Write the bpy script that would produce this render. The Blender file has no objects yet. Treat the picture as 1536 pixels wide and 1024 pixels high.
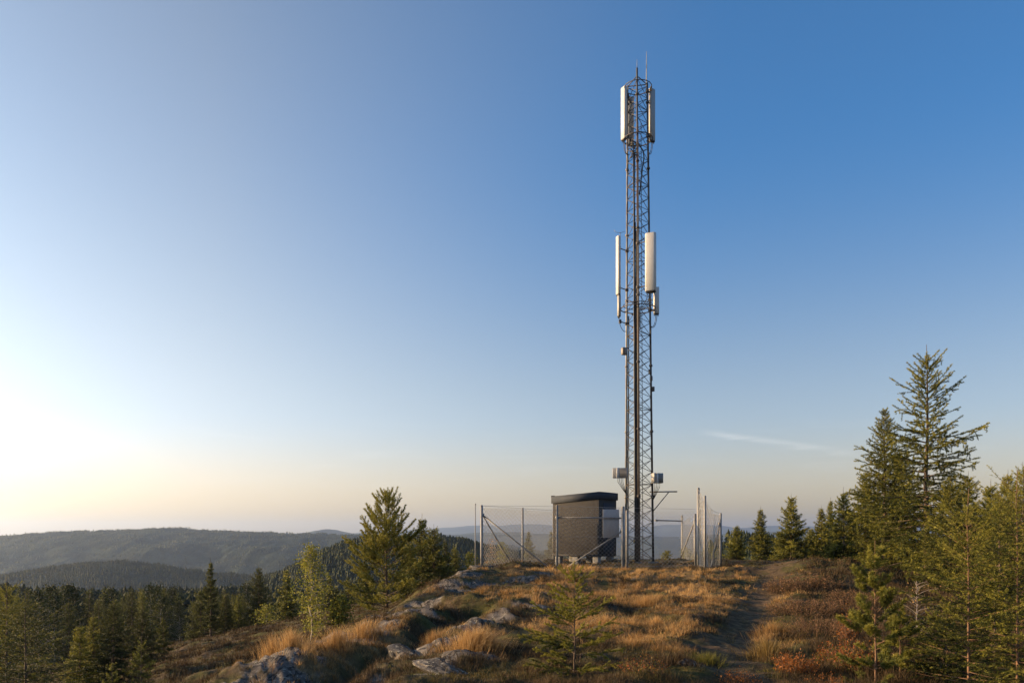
import bpy, math, random
import numpy as np
from mathutils import Vector

S = bpy.context.scene
COL = S.collection
R = math.radians
rng = np.random.default_rng(11)
random.seed(5)
DBG = False
EYE = 1.7          # camera height
F = 1200.0         # focal length in pixels of the 1536 px wide photograph
SUN_EL, SUN_AZ = 12.0, -79.0

# ------------------------------------------------------------------ helpers
def wx(px, D): return (px - 768.0) / F * D
def wz(py, D): return EYE + (805.0 - py) / F * D

def tag(o, label=None, cat=None, group=None, kind=None):
    if label: o['label'] = label
    if cat: o['category'] = cat
    if group: o['group'] = group
    if kind: o['kind'] = kind
    return o

def empty(name, loc, rz=0.0):
    o = bpy.data.objects.new(name, None)
    o.empty_display_size = 0.2
    COL.objects.link(o)
    o.location = loc
    o.rotation_euler = (0, 0, rz)
    return o

def mk(name, V, FL, mat, parent=None, attrs=None, smooth=False):
    """V (n,3); FL list of face index arrays, each (m,k)."""
    V = np.asarray(V, dtype=np.float32).reshape(-1, 3)
    me = bpy.data.meshes.new(name)
    me.vertices.add(len(V))
    me.vertices.foreach_set('co', V.ravel())
    FL = [np.asarray(f, dtype=np.int32) for f in FL if len(f)]
    loops = np.concatenate([f.ravel() for f in FL])
    starts, off = [], 0
    for f in FL:
        m, k = f.shape
        starts.append(off + np.arange(m, dtype=np.int32) * k)
        off += m * k
    starts = np.concatenate(starts).astype(np.int32)
    me.loops.add(len(loops))
    me.loops.foreach_set('vertex_index', loops)
    me.polygons.add(len(starts))
    me.polygons.foreach_set('loop_start', starts)
    me.update(calc_edges=True)
    if smooth:
        me.polygons.foreach_set('use_smooth', np.ones(len(starts), dtype=bool))
    for k, v in (attrs or {}).items():
        a = me.attributes.new(k, 'FLOAT', 'POINT')
        a.data.foreach_set('value', np.asarray(v, dtype=np.float32).ravel())
    if mat: me.materials.append(mat)
    o = bpy.data.objects.new(name, me)
    COL.objects.link(o)
    if parent: o.parent = parent
    return o

def copy_tree(o, parent=None):
    c = o.copy()
    COL.objects.link(c)
    if parent: c.parent = parent
    for ch in list(o.children):
        copy_tree(ch, c)
    return c

class MB:
    """collects boxes, tubes, sheets; build() links ONE mesh object"""
    def __init__(s): s.v, s.f = [], {}
    def add(s, v, faces):
        n = len(s.v)
        s.v.extend(tuple(p) for p in v)
        for f in faces: s.f.setdefault(len(f), []).append([i + n for i in f])
    def tube(s, p0, p1, r0, r1=None, n=8, cap=True):
        s.path([p0, p1], [r0, r0 if r1 is None else r1], n, cap)
    def path(s, pts, rad, n=6, cap=True):
        pts = [Vector(p) for p in pts]
        if not hasattr(rad, '__len__'): rad = [rad] * len(pts)
        v, f = [], []
        up = Vector((0, 0, 1))
        for i, p in enumerate(pts):
            d = (pts[min(i + 1, len(pts) - 1)] - pts[max(i - 1, 0)]).normalized()
            ref = up if abs(d.z) < 0.95 else Vector((1, 0, 0))
            a = d.cross(ref).normalized(); b = d.cross(a)
            for k in range(n):
                t = 2 * math.pi * k / n
                v.append(p + (a * math.cos(t) + b * math.sin(t)) * rad[i])
        for i in range(len(pts) - 1):
            for k in range(n):
                k2 = (k + 1) % n
                f.append([i * n + k, i * n + k2, (i + 1) * n + k2, (i + 1) * n + k])
        if cap:
            f.append(list(range(n))[::-1])
            f.append([(len(pts) - 1) * n + k for k in range(n)])
        s.add(v, f)
    def box(s, c, size, rz=0.0, bevel=0.0):
        hx, hy, hz = size[0] / 2, size[1] / 2, size[2] / 2
        cr, sr = math.cos(rz), math.sin(rz)
        b = min(bevel, hx * .9, hy * .9)
        if b > 0:
            ring = []
            for (sx, sy, a0) in ((1, 1, 0), (-1, 1, 90), (-1, -1, 180), (1, -1, 270)):
                for k in range(4):
                    a = R(a0 + k * 30)
                    ring.append((sx * (hx - b) + b * math.cos(a), sy * (hy - b) + b * math.sin(a)))
        else:
            ring = [(hx, hy), (-hx, hy), (-hx, -hy), (hx, -hy)]
        n = len(ring); v = []
        e = b * .22
        levels = [(-hz, e), (-hz + e, 0), (hz - e, 0), (hz, e)] if b > 0 else [(-hz, 0), (hz, 0)]
        for z, inset in levels:
            for (x, y) in ring:
                x2 = x - math.copysign(min(inset, abs(x)), x); y2 = y - math.copysign(min(inset, abs(y)), y)
                v.append((c[0] + x2 * cr - y2 * sr, c[1] + x2 * sr + y2 * cr, c[2] + z))
        f = []
        for l in range(len(levels) - 1):
            for k in range(n):
                k2 = (k + 1) % n
                f.append([l * n + k, l * n + k2, (l + 1) * n + k2, (l + 1) * n + k])
        f.append(list(range(n))[::-1]); f.append([(len(levels) - 1) * n + k for k in range(n)])
        s.add(v, f)
    def build(s, name, mat, parent=None, smooth=False, attrs=None):
        return mk(name, np.array(s.v), [np.array(q) for q in s.f.values()], mat, parent, attrs, smooth)

# ------------------------------------------------------------------ noise
_P = rng.permutation(256).astype(np.int64)
_G = rng.random(256) * 2 - 1
def vnoise(x, y, seed=0):
    x = np.asarray(x, dtype=np.float64); y = np.asarray(y, dtype=np.float64)
    ix = np.floor(x).astype(np.int64); iy = np.floor(y).astype(np.int64)
    fx = x - ix; fy = y - iy
    fx = fx * fx * fx * (fx * (fx * 6 - 15) + 10); fy = fy * fy * fy * (fy * (fy * 6 - 15) + 10)
    def h(a, b): return _G[_P[(_P[(a + seed * 37) & 255] + b) & 255]]
    return (h(ix, iy) * (1 - fx) + h(ix + 1, iy) * fx) * (1 - fy) + (h(ix, iy + 1) * (1 - fx) + h(ix + 1, iy + 1) * fx) * fy
def fbm(x, y, seed=0, oct=4, gain=0.5):
    t, a, s = 0.0, 1.0, 0.0
    c, sn = math.cos(.6), math.sin(.6)
    for i in range(oct):
        t = t + a * vnoise(x, y, seed + i * 3); s += a
        x, y = (x * c - y * sn) * 2.03 + 5.3, (x * sn + y * c) * 2.03 + 1.7
        a *= gain
    return t / s
def sstep(a, b, x):
    t = np.clip((x - a) / (b - a), 0, 1)
    return t * t * (3 - 2 * t)
def polydist(x, y, pts):
    best = np.full(np.shape(x), 1e9); par = np.zeros(np.shape(x))
    for i in range(len(pts) - 1):
        ax, ay = pts[i][:2]; bx, by = pts[i + 1][:2]
        dx, dy = bx - ax, by - ay
        t = np.clip(((x - ax) * dx + (y - ay) * dy) / (dx * dx + dy * dy), 0, 1)
        d = np.hypot(x - ax - t * dx, y - ay - t * dy)
        m = d < best
        best = np.where(m, d, best); par = np.where(m, i + t, par)
    return best

# ------------------------------------------------------------------ ground shape
PATH = [(2.2, 6.5), (2.45, 8.5), (3.0, 11), (4.0, 14), (5.5, 18), (7.2, 22), (8.6, 26), (10.6, 32), (12.5, 38)]
L1 = [(-3.8, 9.0), (-3.3, 12), (-2.65, 15), (-2.0, 18.5), (-1.5, 23), (-1.3, 28)]
L2 = [(-2.0, 9.3), (-1.6, 11.2), (-.8, 14.0), (.3, 16.3), (1.1, 17.5)]
L3 = [(-1.1, 9.2), (-.55, 10.4)]
L4 = [(-1.3, 21.5), (.3, 23.0), (1.2, 25.5)]
GULLY = [(-2.5, 9.6), (-2.2, 11.3), (-1.55, 13.6), (-.8, 17.0)]
def edge(y): return np.interp(y, [0, 9, 11, 14, 18, 25, 30, 36, 45, 60], [-4.6, -3.85, -3.55, -2.85, -2.1, -1.5, -1.2, -.6, 1.0, 3])
def ground(x, y, micro=True):
    x = np.asarray(x, dtype=np.float64); y = np.asarray(y, dtype=np.float64)
    q = np.hypot(.5 * x, y)
    pl = np.interp(q, [0, 9, 15, 22, 30, 36, 45, 60, 80, 120, 200, 300, 400, 600, 900, 3000, 14000],
                   [0, 0, .19, .38, .60, .57, .38, -.6, -4.5, -12, -19, -25, -31, -48, -78, -96, -108])
    d = np.maximum(0, edge(y) - x)
    f = np.interp(d, [0, .5, 1, 3, 5, 7.5, 9.8, 15, 25, 50, 100], [0, .13, .42, 1.2, 1.7, 2.2, 2.75, 3.8, 6.6, 10, 13])
    z = pl - f * np.where(y > 40, np.exp(-np.maximum(y - 40, 0) / 70), 1)
    # mound by the path, rise under the front grass
    z = z + .5 * np.exp(-(((x - 9.6) / 1.9) ** 2 + ((y - 25.5) / 3.2) ** 2))
    z = z + .10 * np.exp(-(((x - 3.6) / 2.5) ** 2 + ((y - 24.5) / 3.5) ** 2))
    z = z - .20 * sstep(-.9, -2.8, x) * sstep(23, 15, y) + .09 * np.exp(-(((x - 1.6) / 2.4) ** 2 + ((y - 15.5) / 4.5) ** 2))
    if micro:
        r = np.hypot(x, y)
        k = np.clip(1.2 - r / 90, 0.0, 1)
        dp = polydist(x, y, PATH)
        pm = np.exp(-(dp / .5) ** 2)
        z = z + k * (.23 * fbm(x / 2.2, y / 2.2, 1, 3) + (.14 * fbm(x / .55, y / .55, 9, 4)) * (1 - .65 * pm))
        z = z - .07 * pm
        z = z + .05 * np.exp(-(polydist(x, y, L1) / .9) ** 2) + .06 * np.exp(-(polydist(x, y, L2) / .5) ** 2) + .1 * np.exp(-(polydist(x, y, L3) / .3) ** 2)
        sl_ = np.exp(-(polydist(x, y, L1) / .9) ** 2) + np.exp(-(polydist(x, y, L2) / .55) ** 2)
        z = z + np.clip(sl_, 0, 1) * .16 * (.8 * (np.abs(fbm((x * .96 + y * .28) / .55, (y * .96 - x * .28) / 1.7, 77, 4)) - .18) + .45 * (np.abs(fbm((x * .96 + y * .28) / .17, (y * .96 - x * .28) / .9, 87, 3)) - .2))
        z = z - .34 * np.exp(-(polydist(x, y, GULLY) / .42) ** 2)
        z = z + np.clip((r - 60) / 100, 0, 1) * 1.5 * fbm(x / 40, y / 40, 21, 3) * np.clip(3 - r / 400, 0, 1)
    return z
def gz(x, y): return float(ground(np.array([x]), np.array([y]))[0])

def rockmask(x, y):
    n = fbm(x / .7, y / .7, 31, 4)
    m = .78 * np.exp(-(polydist(x, y, L1) / .75) ** 2) + .74 * np.exp(-(polydist(x, y, L2) / .5) ** 2) + 1.0 * np.exp(-(polydist(x, y, L3) / .28) ** 2) + .8 * np.exp(-(polydist(x, y, L4) / .5) ** 2)
    return np.clip(sstep(.50, .66, m + .9 * n), 0, 1)
def pathmask(x, y):
    dp = polydist(x, y, PATH)
    return sstep(.44, .26, dp + .45 * fbm(x / .6, y / .6, 41, 4))
def goldfield(x, y):
    n = fbm(x / 1.1, y / 1.1, 51, 3) + .35 * fbm(x / .35, y / .35, 57, 2)
    b = .95 * np.exp(-(((x - 3.2) / 3.6) ** 2 + ((y - 23) / 6.5) ** 2))
    b += .9 * np.exp(-(((x + 2.75) / .8) ** 2 + ((y - 12.5) / 3.5) ** 2))
    b += .5 * np.exp(-(((x - 1.5) / 1.6) ** 2 + ((y - 14) / 4) ** 2))
    b += .6 * np.exp(-(((x - 4.2) / .5) ** 2 + ((y - 13) / 2.5) ** 2))
    b = b - .25 * sstep(12, 9, y) - .5 * sstep(-4.5, -7, x) - .3 * sstep(1.0, 2.5, x - np.interp(y, [p[1] for p in PATH], [p[0] for p in PATH]))
    return b + .75 * n

# ------------------------------------------------------------------ materials
class NT:
    def __init__(s, name):
        s.m = bpy.data.materials.new(name); s.m.use_nodes = True
        s.t = s.m.node_tree; s.t.nodes.clear()
        s.out = s.n('ShaderNodeOutputMaterial')
    def n(s, typ, **kw):
        nd = s.t.nodes.new(typ)
        for k, v in kw.items():
            if hasattr(nd, k) and k not in nd.inputs: setattr(nd, k, v)
            else: s.set(nd.inputs[k.replace('_', ' ')] if k.replace('_', ' ') in nd.inputs else nd.inputs[k], v)
        return nd
    def set(s, sock, v):
        if isinstance(v, bpy.types.NodeSocket): s.t.links.new(v, sock)
        elif isinstance(v, (tuple, list)) and len(v) == 3 and sock.type == 'RGBA': sock.default_value = (*v, 1)
        else: sock.default_value = v
    def mix(s, f, a, b, mode='MIX'):
        nd = s.n('ShaderNodeMix'); nd.data_type = 'RGBA'; nd.blend_type = mode
        s.set(nd.inputs[0], f); s.set(nd.inputs[6], a); s.set(nd.inputs[7], b)
        return nd.outputs[2]
    def noise(s, scale, detail=4, rough=.6, coord=None, dist=0):
        nd = s.n('ShaderNodeTexNoise'); nd.inputs['Scale'].default_value = scale; nd.inputs['Detail'].default_value = detail
        nd.inputs['Roughness'].default_value = rough; nd.inputs['Distortion'].default_value = dist
        if coord is None: coord = s.coord()
        s.t.links.new(coord, nd.inputs['Vector'])
        return nd.outputs[0]
    def coord(s, scale=None):
        g = s.n('ShaderNodeTexCoord').outputs['Object']
        if scale:
            mp = s.n('ShaderNodeMapping'); mp.inputs['Scale'].default_value = scale
            s.t.links.new(g, mp.inputs['Vector']); return mp.outputs[0]
        return g
    def ramp(s, v, stops):
        nd = s.n('ShaderNodeValToRGB')
        e = nd.color_ramp.elements
        while len(e) < len(stops): e.new(.5)
        for i, (p, c) in enumerate(stops):
            e[i].position = p; e[i].color = (*c, 1) if not isinstance(c, (int, float)) else (c, c, c, 1)
        s.set(nd.inputs[0], v)
        return nd.outputs[0]
    def attr(s, name):
        nd = s.n('ShaderNodeAttribute'); nd.attribute_name = name
        return nd.outputs['Fac']
    def bump(s, h, strength=.4, dist=.05):
        nd = s.n('ShaderNodeBump'); nd.inputs['Strength'].default_value = strength; nd.inputs['Distance'].default_value = dist
        s.set(nd.inputs['Height'], h); return nd.outputs[0]
    def pbsdf(s, color, rough=.8, metal=0, normal=None, spec=.5, trans=0.0, tcolor=None):
        b = s.n('ShaderNodeBsdfPrincipled')
        s.set(b.inputs['Base Color'], color); s.set(b.inputs['Roughness'], rough); s.set(b.inputs['Metallic'], metal)
        s.set(b.inputs['Specular IOR Level'], spec)
        if normal is not None: s.set(b.inputs['Normal'], normal)
        o = b.outputs[0]
        if trans:
            t = s.n('ShaderNodeBsdfTranslucent'); s.set(t.inputs['Color'], tcolor if tcolor is not None else color)
            mx = s.n('ShaderNodeMixShader'); mx.inputs[0].default_value = trans
            s.t.links.new(o, mx.inputs[1]); s.t.links.new(t.outputs[0], mx.inputs[2]); o = mx.outputs[0]
        s.t.links.new(o, s.out.inputs['Surface'])
        return s.m

def m_plain(name, c, rough=.6, metal=0.0, var=.25, scale=3.0, dirt=None, spec=.5):
    t = NT(name)
    n = t.noise(scale, 5, .65)
    lo = tuple(x * (1 - var) for x in c); hi = tuple(min(1, x * (1 + var)) for x in c)
    col = t.ramp(n, [(.3, lo), (.7, hi)])
    if dirt:
        d = t.noise(scale * .6, 6, .7, t.coord((1, 1, .25)))
        col = t.mix(t.ramp(d, [(.48, 0.0), (.68, 1.0)]), col, dirt)
    r = t.ramp(n, [(.2, max(0, rough - .12)), (.8, min(1, rough + .12))])
    return t.pbsdf(col, r, metal, t.bump(t.noise(scale * 12, 3), .12, .01), spec)

def m_leaf(name, stops, trans=.25, rough=.6, hvar=.18, spec=.3):
    t = NT(name)
    col = t.ramp(t.attr('tint'), stops)
    oi = t.n('ShaderNodeObjectInfo').outputs['Random']
    hs = t.n('ShaderNodeHueSaturation')
    mr = t.n('ShaderNodeMapRange'); t.set(mr.inputs['Value'], oi); mr.inputs['To Min'].default_value = 1 - hvar; mr.inputs['To Max'].default_value = 1 + hvar
    t.set(hs.inputs['Value'], mr.outputs[0]); t.set(hs.inputs['Color'], col)
    return t.pbsdf(hs.outputs[0], rough, 0, None, spec, trans)

M = {}
M['needle'] = m_leaf('spruce needles', [(0, (.012, .019, .006)), (.4, (.055, .064, .012)), (.7, (.13, .13, .018)), (1, (.30, .265, .036))], .2)  # low end kept dark so crown shade sits in the inner needles' colour
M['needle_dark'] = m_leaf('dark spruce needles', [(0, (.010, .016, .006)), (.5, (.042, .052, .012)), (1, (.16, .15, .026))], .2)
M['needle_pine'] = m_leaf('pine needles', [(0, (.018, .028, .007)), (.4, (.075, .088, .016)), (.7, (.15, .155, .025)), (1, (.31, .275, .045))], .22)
M['leaf_birch'] = m_leaf('birch leaves', [(0, (.07, .09, .015)), (.5, (.19, .19, .03)), (1, (.34, .28, .045))], .4)
M['leaf_bilberry'] = m_leaf('autumn bilberry leaves', [(0, (.05, .07, .015)), (.4, (.12, .12, .02)), (.7, (.30, .12, .025)), (1, (.36, .07, .02))], .35)
M['leaf_orange'] = m_leaf('orange shrub leaves', [(0, (.14, .07, .02)), (.5, (.34, .12, .025)), (1, (.42, .15, .03))], .35)
M['straw'] = m_leaf('dry straw grass', [(0, (.09, .048, .016)), (.45, (.38, .21, .068)), (1, (.66, .43, .18))], .35, .55)  # dark end lowered to put shade among the blades into the colour
M['sedge'] = m_leaf('olive grass', [(0, (.05, .040, .012)), (.5, (.14, .10, .028)), (1, (.34, .22, .07))], .3)
M['heather'] = m_leaf('brown heather', [(0, (.035, .024, .014)), (.45, (.085, .055, .026)), (.8, (.14, .09, .04)), (1, (.22, .13, .085))], .2, .8)
M['leaf_heather'] = m_leaf('heather sprigs', [(0, (.035, .024, .013)), (.45, (.10, .062, .026)), (.75, (.15, .085, .035)), (1, (.26, .13, .08))], .25, .8)
M['moss'] = m_leaf('moss and crowberry', [(0, (.03, .032, .008)), (.5, (.075, .078, .015)), (1, (.17, .155, .03))], .2, .8)
M['forest'] = m_leaf('far forest', [(0, (.014, .022, .008)), (.5, (.032, .042, .012)), (1, (.080, .082, .020))], .15, .8)
M['bark'] = m_plain('conifer bark', (.11, .075, .05), .9, var=.5, scale=9)
M['bark_red'] = m_plain('young pine bark', (.18, .10, .055), .85, var=.4, scale=12)
M['bark_birch'] = m_plain('birch bark', (.35, .30, .25), .8, var=.35, scale=10, dirt=(.05, .04, .035))
M['bark_dead'] = m_plain('dead grey twigs', (.27, .22, .19), .9, var=.35, scale=10)
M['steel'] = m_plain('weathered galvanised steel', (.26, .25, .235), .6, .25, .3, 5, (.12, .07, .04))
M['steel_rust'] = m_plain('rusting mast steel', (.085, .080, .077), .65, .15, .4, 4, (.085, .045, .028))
M['post'] = m_plain('galvanised fence tube', (.27, .262, .25), .65, .15, .25, 4, (.16, .135, .11))
M['wire'] = m_plain('galvanised fence wire', (.30, .30, .29), .6, .15, .2, 3)
M['radome'] = m_plain('antenna radome', (.60, .575, .53), .5, 0, .06, 2.2, (.50, .465, .41))
M['radome_grey'] = m_plain('grey antenna housing', (.34, .33, .31), .5, 0, .08, 2.2, (.27, .255, .23))  # grey of small units; also painted shade on the right head panel
M['black'] = m_plain('black cable rubber', (.025, .024, .024), .55, 0, .3, 6)
M['cabin_front'] = m_plain('dark brown cabin sheet', (.036, .032, .029), .85, 0, .4, 9, (.022, .0195, .018))
M['roof'] = m_plain('blue black roof felt', (.028, .034, .046), .85, 0, .12, 4.0)
M['concrete'] = m_plain('concrete footing', (.24, .225, .20), .9, 0, .15, 5, (.15, .14, .12))
M['board'] = m_plain('pale grey board', (.33, .34, .36), .6, 0, .06, 2.5, (.26, .26, .27))
M['yellow'] = m_plain('yellow cable clip', (.65, .38, .03), .5, 0, .1, 5)
M['copper'] = m_plain('weathered clamp', (.55, .33, .18), .5, .3, .2, 8)

def m_rock():
    t = NT('lichen covered granite')
    a = t.noise(1.6, 8, .65, dist=.6); b = t.noise(9, 6, .7)
    col = t.ramp(a, [(.3, (.045, .042, .040)), (.5, (.105, .093, .083)), (.72, (.21, .18, .15))])
    col = t.mix(t.ramp(b, [(.56, 0.0), (.64, .8)]), col, (.31, .285, .24))
    col = t.mix(t.ramp(t.noise(3.1, 7, .7), [(.56, 0.0), (.66, .85)]), col, (.055, .052, .05))
    col = t.mix(t.ramp(t.noise(2.2, 6, .7, t.coord((1.3, .7, 1))), [(.62, 0.0), (.7, .7)]), col, (.075, .07, .022))
    cr = t.noise(2.2, 4, .6, t.coord((1, .4, 1)), .7)
    col = t.mix(t.ramp(cr, [(.47, 0.0), (.49, .9), (.51, .9), (.53, 0.0)]), col, (.02, .018, .016))
    col = t.mix(t.ramp(t.noise(19, 3, .5), [(.6, 0.0), (.65, .7)]), col, (.33, .31, .25))
    h = t.mix(.5, t.noise(5, 8, .7), t.noise(22, 5, .7))
    return t.pbsdf(col, .9, 0, t.bump(h, .9, .06), .25)
M['rock'] = m_rock()

def m_ground():
    t = NT('knoll ground')
    n1 = t.noise(1.3, 8, .65); n2 = t.noise(7, 7, .7); n3 = t.noise(.25, 5, .6)
    soil = t.ramp(n2, [(.3, (.035, .024, .015)), (.55, (.075, .05, .028)), (.75, (.15, .095, .045))])
    moss = t.ramp(n2, [(.3, (.032, .032, .010)), (.6, (.085, .075, .02)), (.8, (.15, .115, .04))])
    col = t.mix(t.ramp(n1, [(.42, 0.0), (.58, 1.0)]), soil, moss)
    straw = t.ramp(n2, [(.3, (.10, .06, .025)), (.7, (.30, .19, .085))])
    col = t.mix(t.attr('gold'), col, straw)
    peat = t.ramp(n2, [(.28, (.03, .021, .013)), (.5, (.095, .063, .036)), (.72, (.22, .145, .075))])
    col = t.mix(t.attr('path'), col, peat)
    a = t.noise(1.6, 8, .65, t.coord((1, 2.2, 1)), .6)
    rock = t.ramp(a, [(.3, (.055, .049, .045)), (.5, (.125, .107, .092)), (.72, (.22, .185, .15))])
    rock = t.mix(t.ramp(t.noise(11, 6, .7), [(.56, 0.0), (.64, .8)]), rock, (.30, .275, .235))
    rock = t.mix(t.ramp(t.noise(2.6, 7, .75, t.coord((1, 2.6, 1))), [(.55, 0.0), (.66, .85)]), rock, (.06, .054, .048))
    cr = t.noise(1.5, 4, .6, t.coord((2.4, .55, 1)), .7)
    rock = t.mix(t.ramp(cr, [(.465, 0.0), (.49, .9), (.51, .9), (.535, 0.0)]), rock, (.022, .019, .016))
    rock = t.mix(t.ramp(t.noise(17, 3, .5), [(.62, 0.0), (.66, .7)]), rock, (.36, .33, .26))
    col = t.mix(t.attr('rock'), col, rock)
    wood = t.ramp(n3, [(.35, (.022, .026, .011)), (.65, (.05, .05, .02))])
    col = t.mix(t.attr('wood'), col, wood)
    h = t.mix(.4, t.noise(6, 8, .75), t.noise(28, 5, .7))
    return t.pbsdf(col, .95, 0, t.bump(h, .8, .06), .15)
M['ground'] = m_ground()

def m_hill(name, lo, mid, hi, sc=.012):
    t = NT(name)
    a = t.noise(sc, 6, .6); b = t.noise(sc * 14, 5, .75)
    col = t.ramp(b, [(.32, lo), (.55, mid), (.75, hi)])
    col = t.mix(t.ramp(a, [(.45, 0.0), (.58, .8)]), col, tuple(x * 1.9 for x in mid))
    return t.pbsdf(col, .95, 0, t.bump(b, .6, 6), .05)
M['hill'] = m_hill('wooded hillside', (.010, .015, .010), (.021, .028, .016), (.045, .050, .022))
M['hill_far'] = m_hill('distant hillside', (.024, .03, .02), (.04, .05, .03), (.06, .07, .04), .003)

# ------------------------------------------------------------------ sky, sun, camera, air
w = bpy.data.worlds.new("World"); S.world = w; w.use_nodes = True
nt = w.node_tree; bg = nt.nodes['Background']; Lk = nt.links; N = nt.nodes.new
sk = N('ShaderNodeTexSky'); sk.sky_type = 'NISHITA'; sk.sun_disc = False
sk.sun_elevation = R(SUN_EL); sk.sun_rotation = R(SUN_AZ)
sk.air_density = 1.0; sk.dust_density = 2.0; sk.ozone_density = 5.0; sk.altitude = 300
tc = N('ShaderNodeTexCoord'); sx = N('ShaderNodeSeparateXYZ'); Lk.new(tc.outputs['Generated'], sx.inputs[0])
def wmap(v, a, b, c, d, smooth=True):
    mr = N('ShaderNodeMapRange')
    if smooth: mr.interpolation_type = 'SMOOTHSTEP'
    for k, q in zip(('From Min', 'From Max', 'To Min', 'To Max'), (a, b, c, d)): mr.inputs[k].default_value = q
    Lk.new(v, mr.inputs['Value']); return mr.outputs[0]
def wmix(f, a, b, mode='MIX'):
    m = N('ShaderNodeMix'); m.data_type = 'RGBA'; m.blend_type = mode
    for sock, q in ((m.inputs[0], f), (m.inputs[6], a), (m.inputs[7], b)):
        if isinstance(q, bpy.types.NodeSocket): Lk.new(q, sock)
        else: sock.default_value = (*q, 1) if isinstance(q, tuple) else q
    return m.outputs[2]
def wmath(op, a, b=0.0):
    m = N('ShaderNodeMath'); m.operation = op
    for sock, q in zip(m.inputs, (a, b)):
        if isinstance(q, bpy.types.NodeSocket): Lk.new(q, sock)
        else: sock.default_value = q
    return m.outputs[0]
bw = N('ShaderNodeRGBToBW'); Lk.new(sk.outputs[0], bw.inputs[0])
pale = wmix(1.0, bw.outputs[0], (1.40, 1.46, 1.44), 'MULTIPLY')
clean = wmix(1.0, sk.outputs[0], (.66, .95, 1.0), 'MULTIPLY')
sky = wmix(wmap(sx.outputs['Z'], 0, .46, .80, 0), clean, pale)
# forward-scattering glow of the hazy air round the low sun
dt = N('ShaderNodeVectorMath'); dt.operation = 'DOT_PRODUCT'; Lk.new(tc.outputs['Generated'], dt.inputs[0])
dt.inputs[1].default_value = (math.sin(R(SUN_AZ)) * math.cos(R(SUN_EL)), math.cos(R(SUN_AZ)) * math.cos(R(SUN_EL)), math.sin(R(SUN_EL)))
gl_ = wmath('POWER', wmap(dt.outputs['Value'], .05, 1.0, 0, 1, False), 1.3)
sky = wmix(wmath('MINIMUM', wmath('MULTIPLY', gl_, 1.2), .52), sky, wmix(1.0, bw.outputs[0], (1.12, 1.24, 1.34), 'MULTIPLY'))
gl_ = wmath('MULTIPLY', gl_, wmap(sx.outputs['Z'], .10, .85, 1, 0))
glow = N('ShaderNodeVectorMath'); glow.operation = 'SCALE'; glow.inputs[0].default_value = (1.25, 1.2, 1.15); Lk.new(gl_, glow.inputs['Scale'])
add = N('ShaderNodeVectorMath'); add.operation = 'ADD'; Lk.new(sky, add.inputs[0]); Lk.new(glow.outputs[0], add.inputs[1])
sky = add.outputs[0]
sky = wmix(wmap(sx.outputs['Z'], 0.0, .15, 1, 0), sky, (1.42, .99, .56), 'MULTIPLY')
# thin cirrus streak low in the right half of the sky, and a few faint bands
az = wmath('ARCTAN2', sx.outputs['X'], sx.outputs['Y'])
el = sx.outputs['Z']
cv = N('ShaderNodeCombineXYZ'); Lk.new(wmath('MULTIPLY', az, 5.0), cv.inputs[0]); Lk.new(wmath('MULTIPLY', el, 60.0), cv.inputs[1])
nz = N('ShaderNodeTexNoise'); nz.inputs['Scale'].default_value = 1.6; nz.inputs['Detail'].default_value = 6; nz.inputs['Distortion'].default_value = .8
Lk.new(cv.outputs[0], nz.inputs['Vector'])
line = wmath('SUBTRACT', el, wmath('ADD', wmath('MULTIPLY', wmath('SUBTRACT', az, .325), -.185), .110))
line = wmath('ADD', line, wmath('MULTIPLY', wmath('SUBTRACT', nz.outputs[0], .5), .012))
band = wmap(wmath('ABSOLUTE', line), 0, .0062, 1, 0)
ends = wmath('MULTIPLY', wmap(az, .22, .27, 0, 1), wmap(az, .35, .43, 1, 0))
cl = wmath('MULTIPLY', wmath('MULTIPLY', band, ends), wmap(nz.outputs[0], .3, .65, .25, 1))
faint = wmath('MULTIPLY', wmap(nz.outputs[0], .52, .75, 0, .22), wmath('MULTIPLY', wmap(el, .04, .08, 0, 1), wmap(el, .10, .16, 1, 0)))
cl = wmath('MULTIPLY', wmath('MAXIMUM', cl, faint), .34)
sky = wmix(cl, sky, wmix(1.0, pale, (1.55, 1.5, 1.5), 'MULTIPLY'))
Lk.new(sky, bg.inputs[0]); bg.inputs[1].default_value = .112

sl = bpy.data.lights.new('sun', 'SUN'); sl.energy = 5.0; sl.angle = R(.55); sl.color = (1.0, .67, .34)
so = bpy.data.objects.new('sun', sl); COL.objects.link(so)
sd = Vector((math.sin(R(SUN_AZ)) * math.cos(R(SUN_EL)), math.cos(R(SUN_AZ)) * math.cos(R(SUN_EL)), math.sin(R(SUN_EL))))
so.rotation_euler = sd.to_track_quat('Z', 'Y').to_euler()
so.location = (-60, 20, 60)

cam = bpy.data.cameras.new('camera'); co = bpy.data.objects.new('camera', cam); COL.objects.link(co); S.camera = co
co.location = (0, 0, EYE); co.rotation_euler = (math.pi / 2, 0, 0)
cam.sensor_width = 36; cam.lens = 36 * F / 1536; cam.shift_y = 293 / 1536; cam.clip_start = .1; cam.clip_end = 60000
S.view_settings.view_transform = 'Standard'; S.view_settings.look = 'None'
S.view_settings.exposure = 1.1; S.view_settings.gamma = 1
S.cycles.use_denoising = True
S.cycles.max_bounces = 6; S.cycles.diffuse_bounces = 2; S.cycles.glossy_bounces = 2; S.cycles.transmission_bounces = 3

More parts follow.
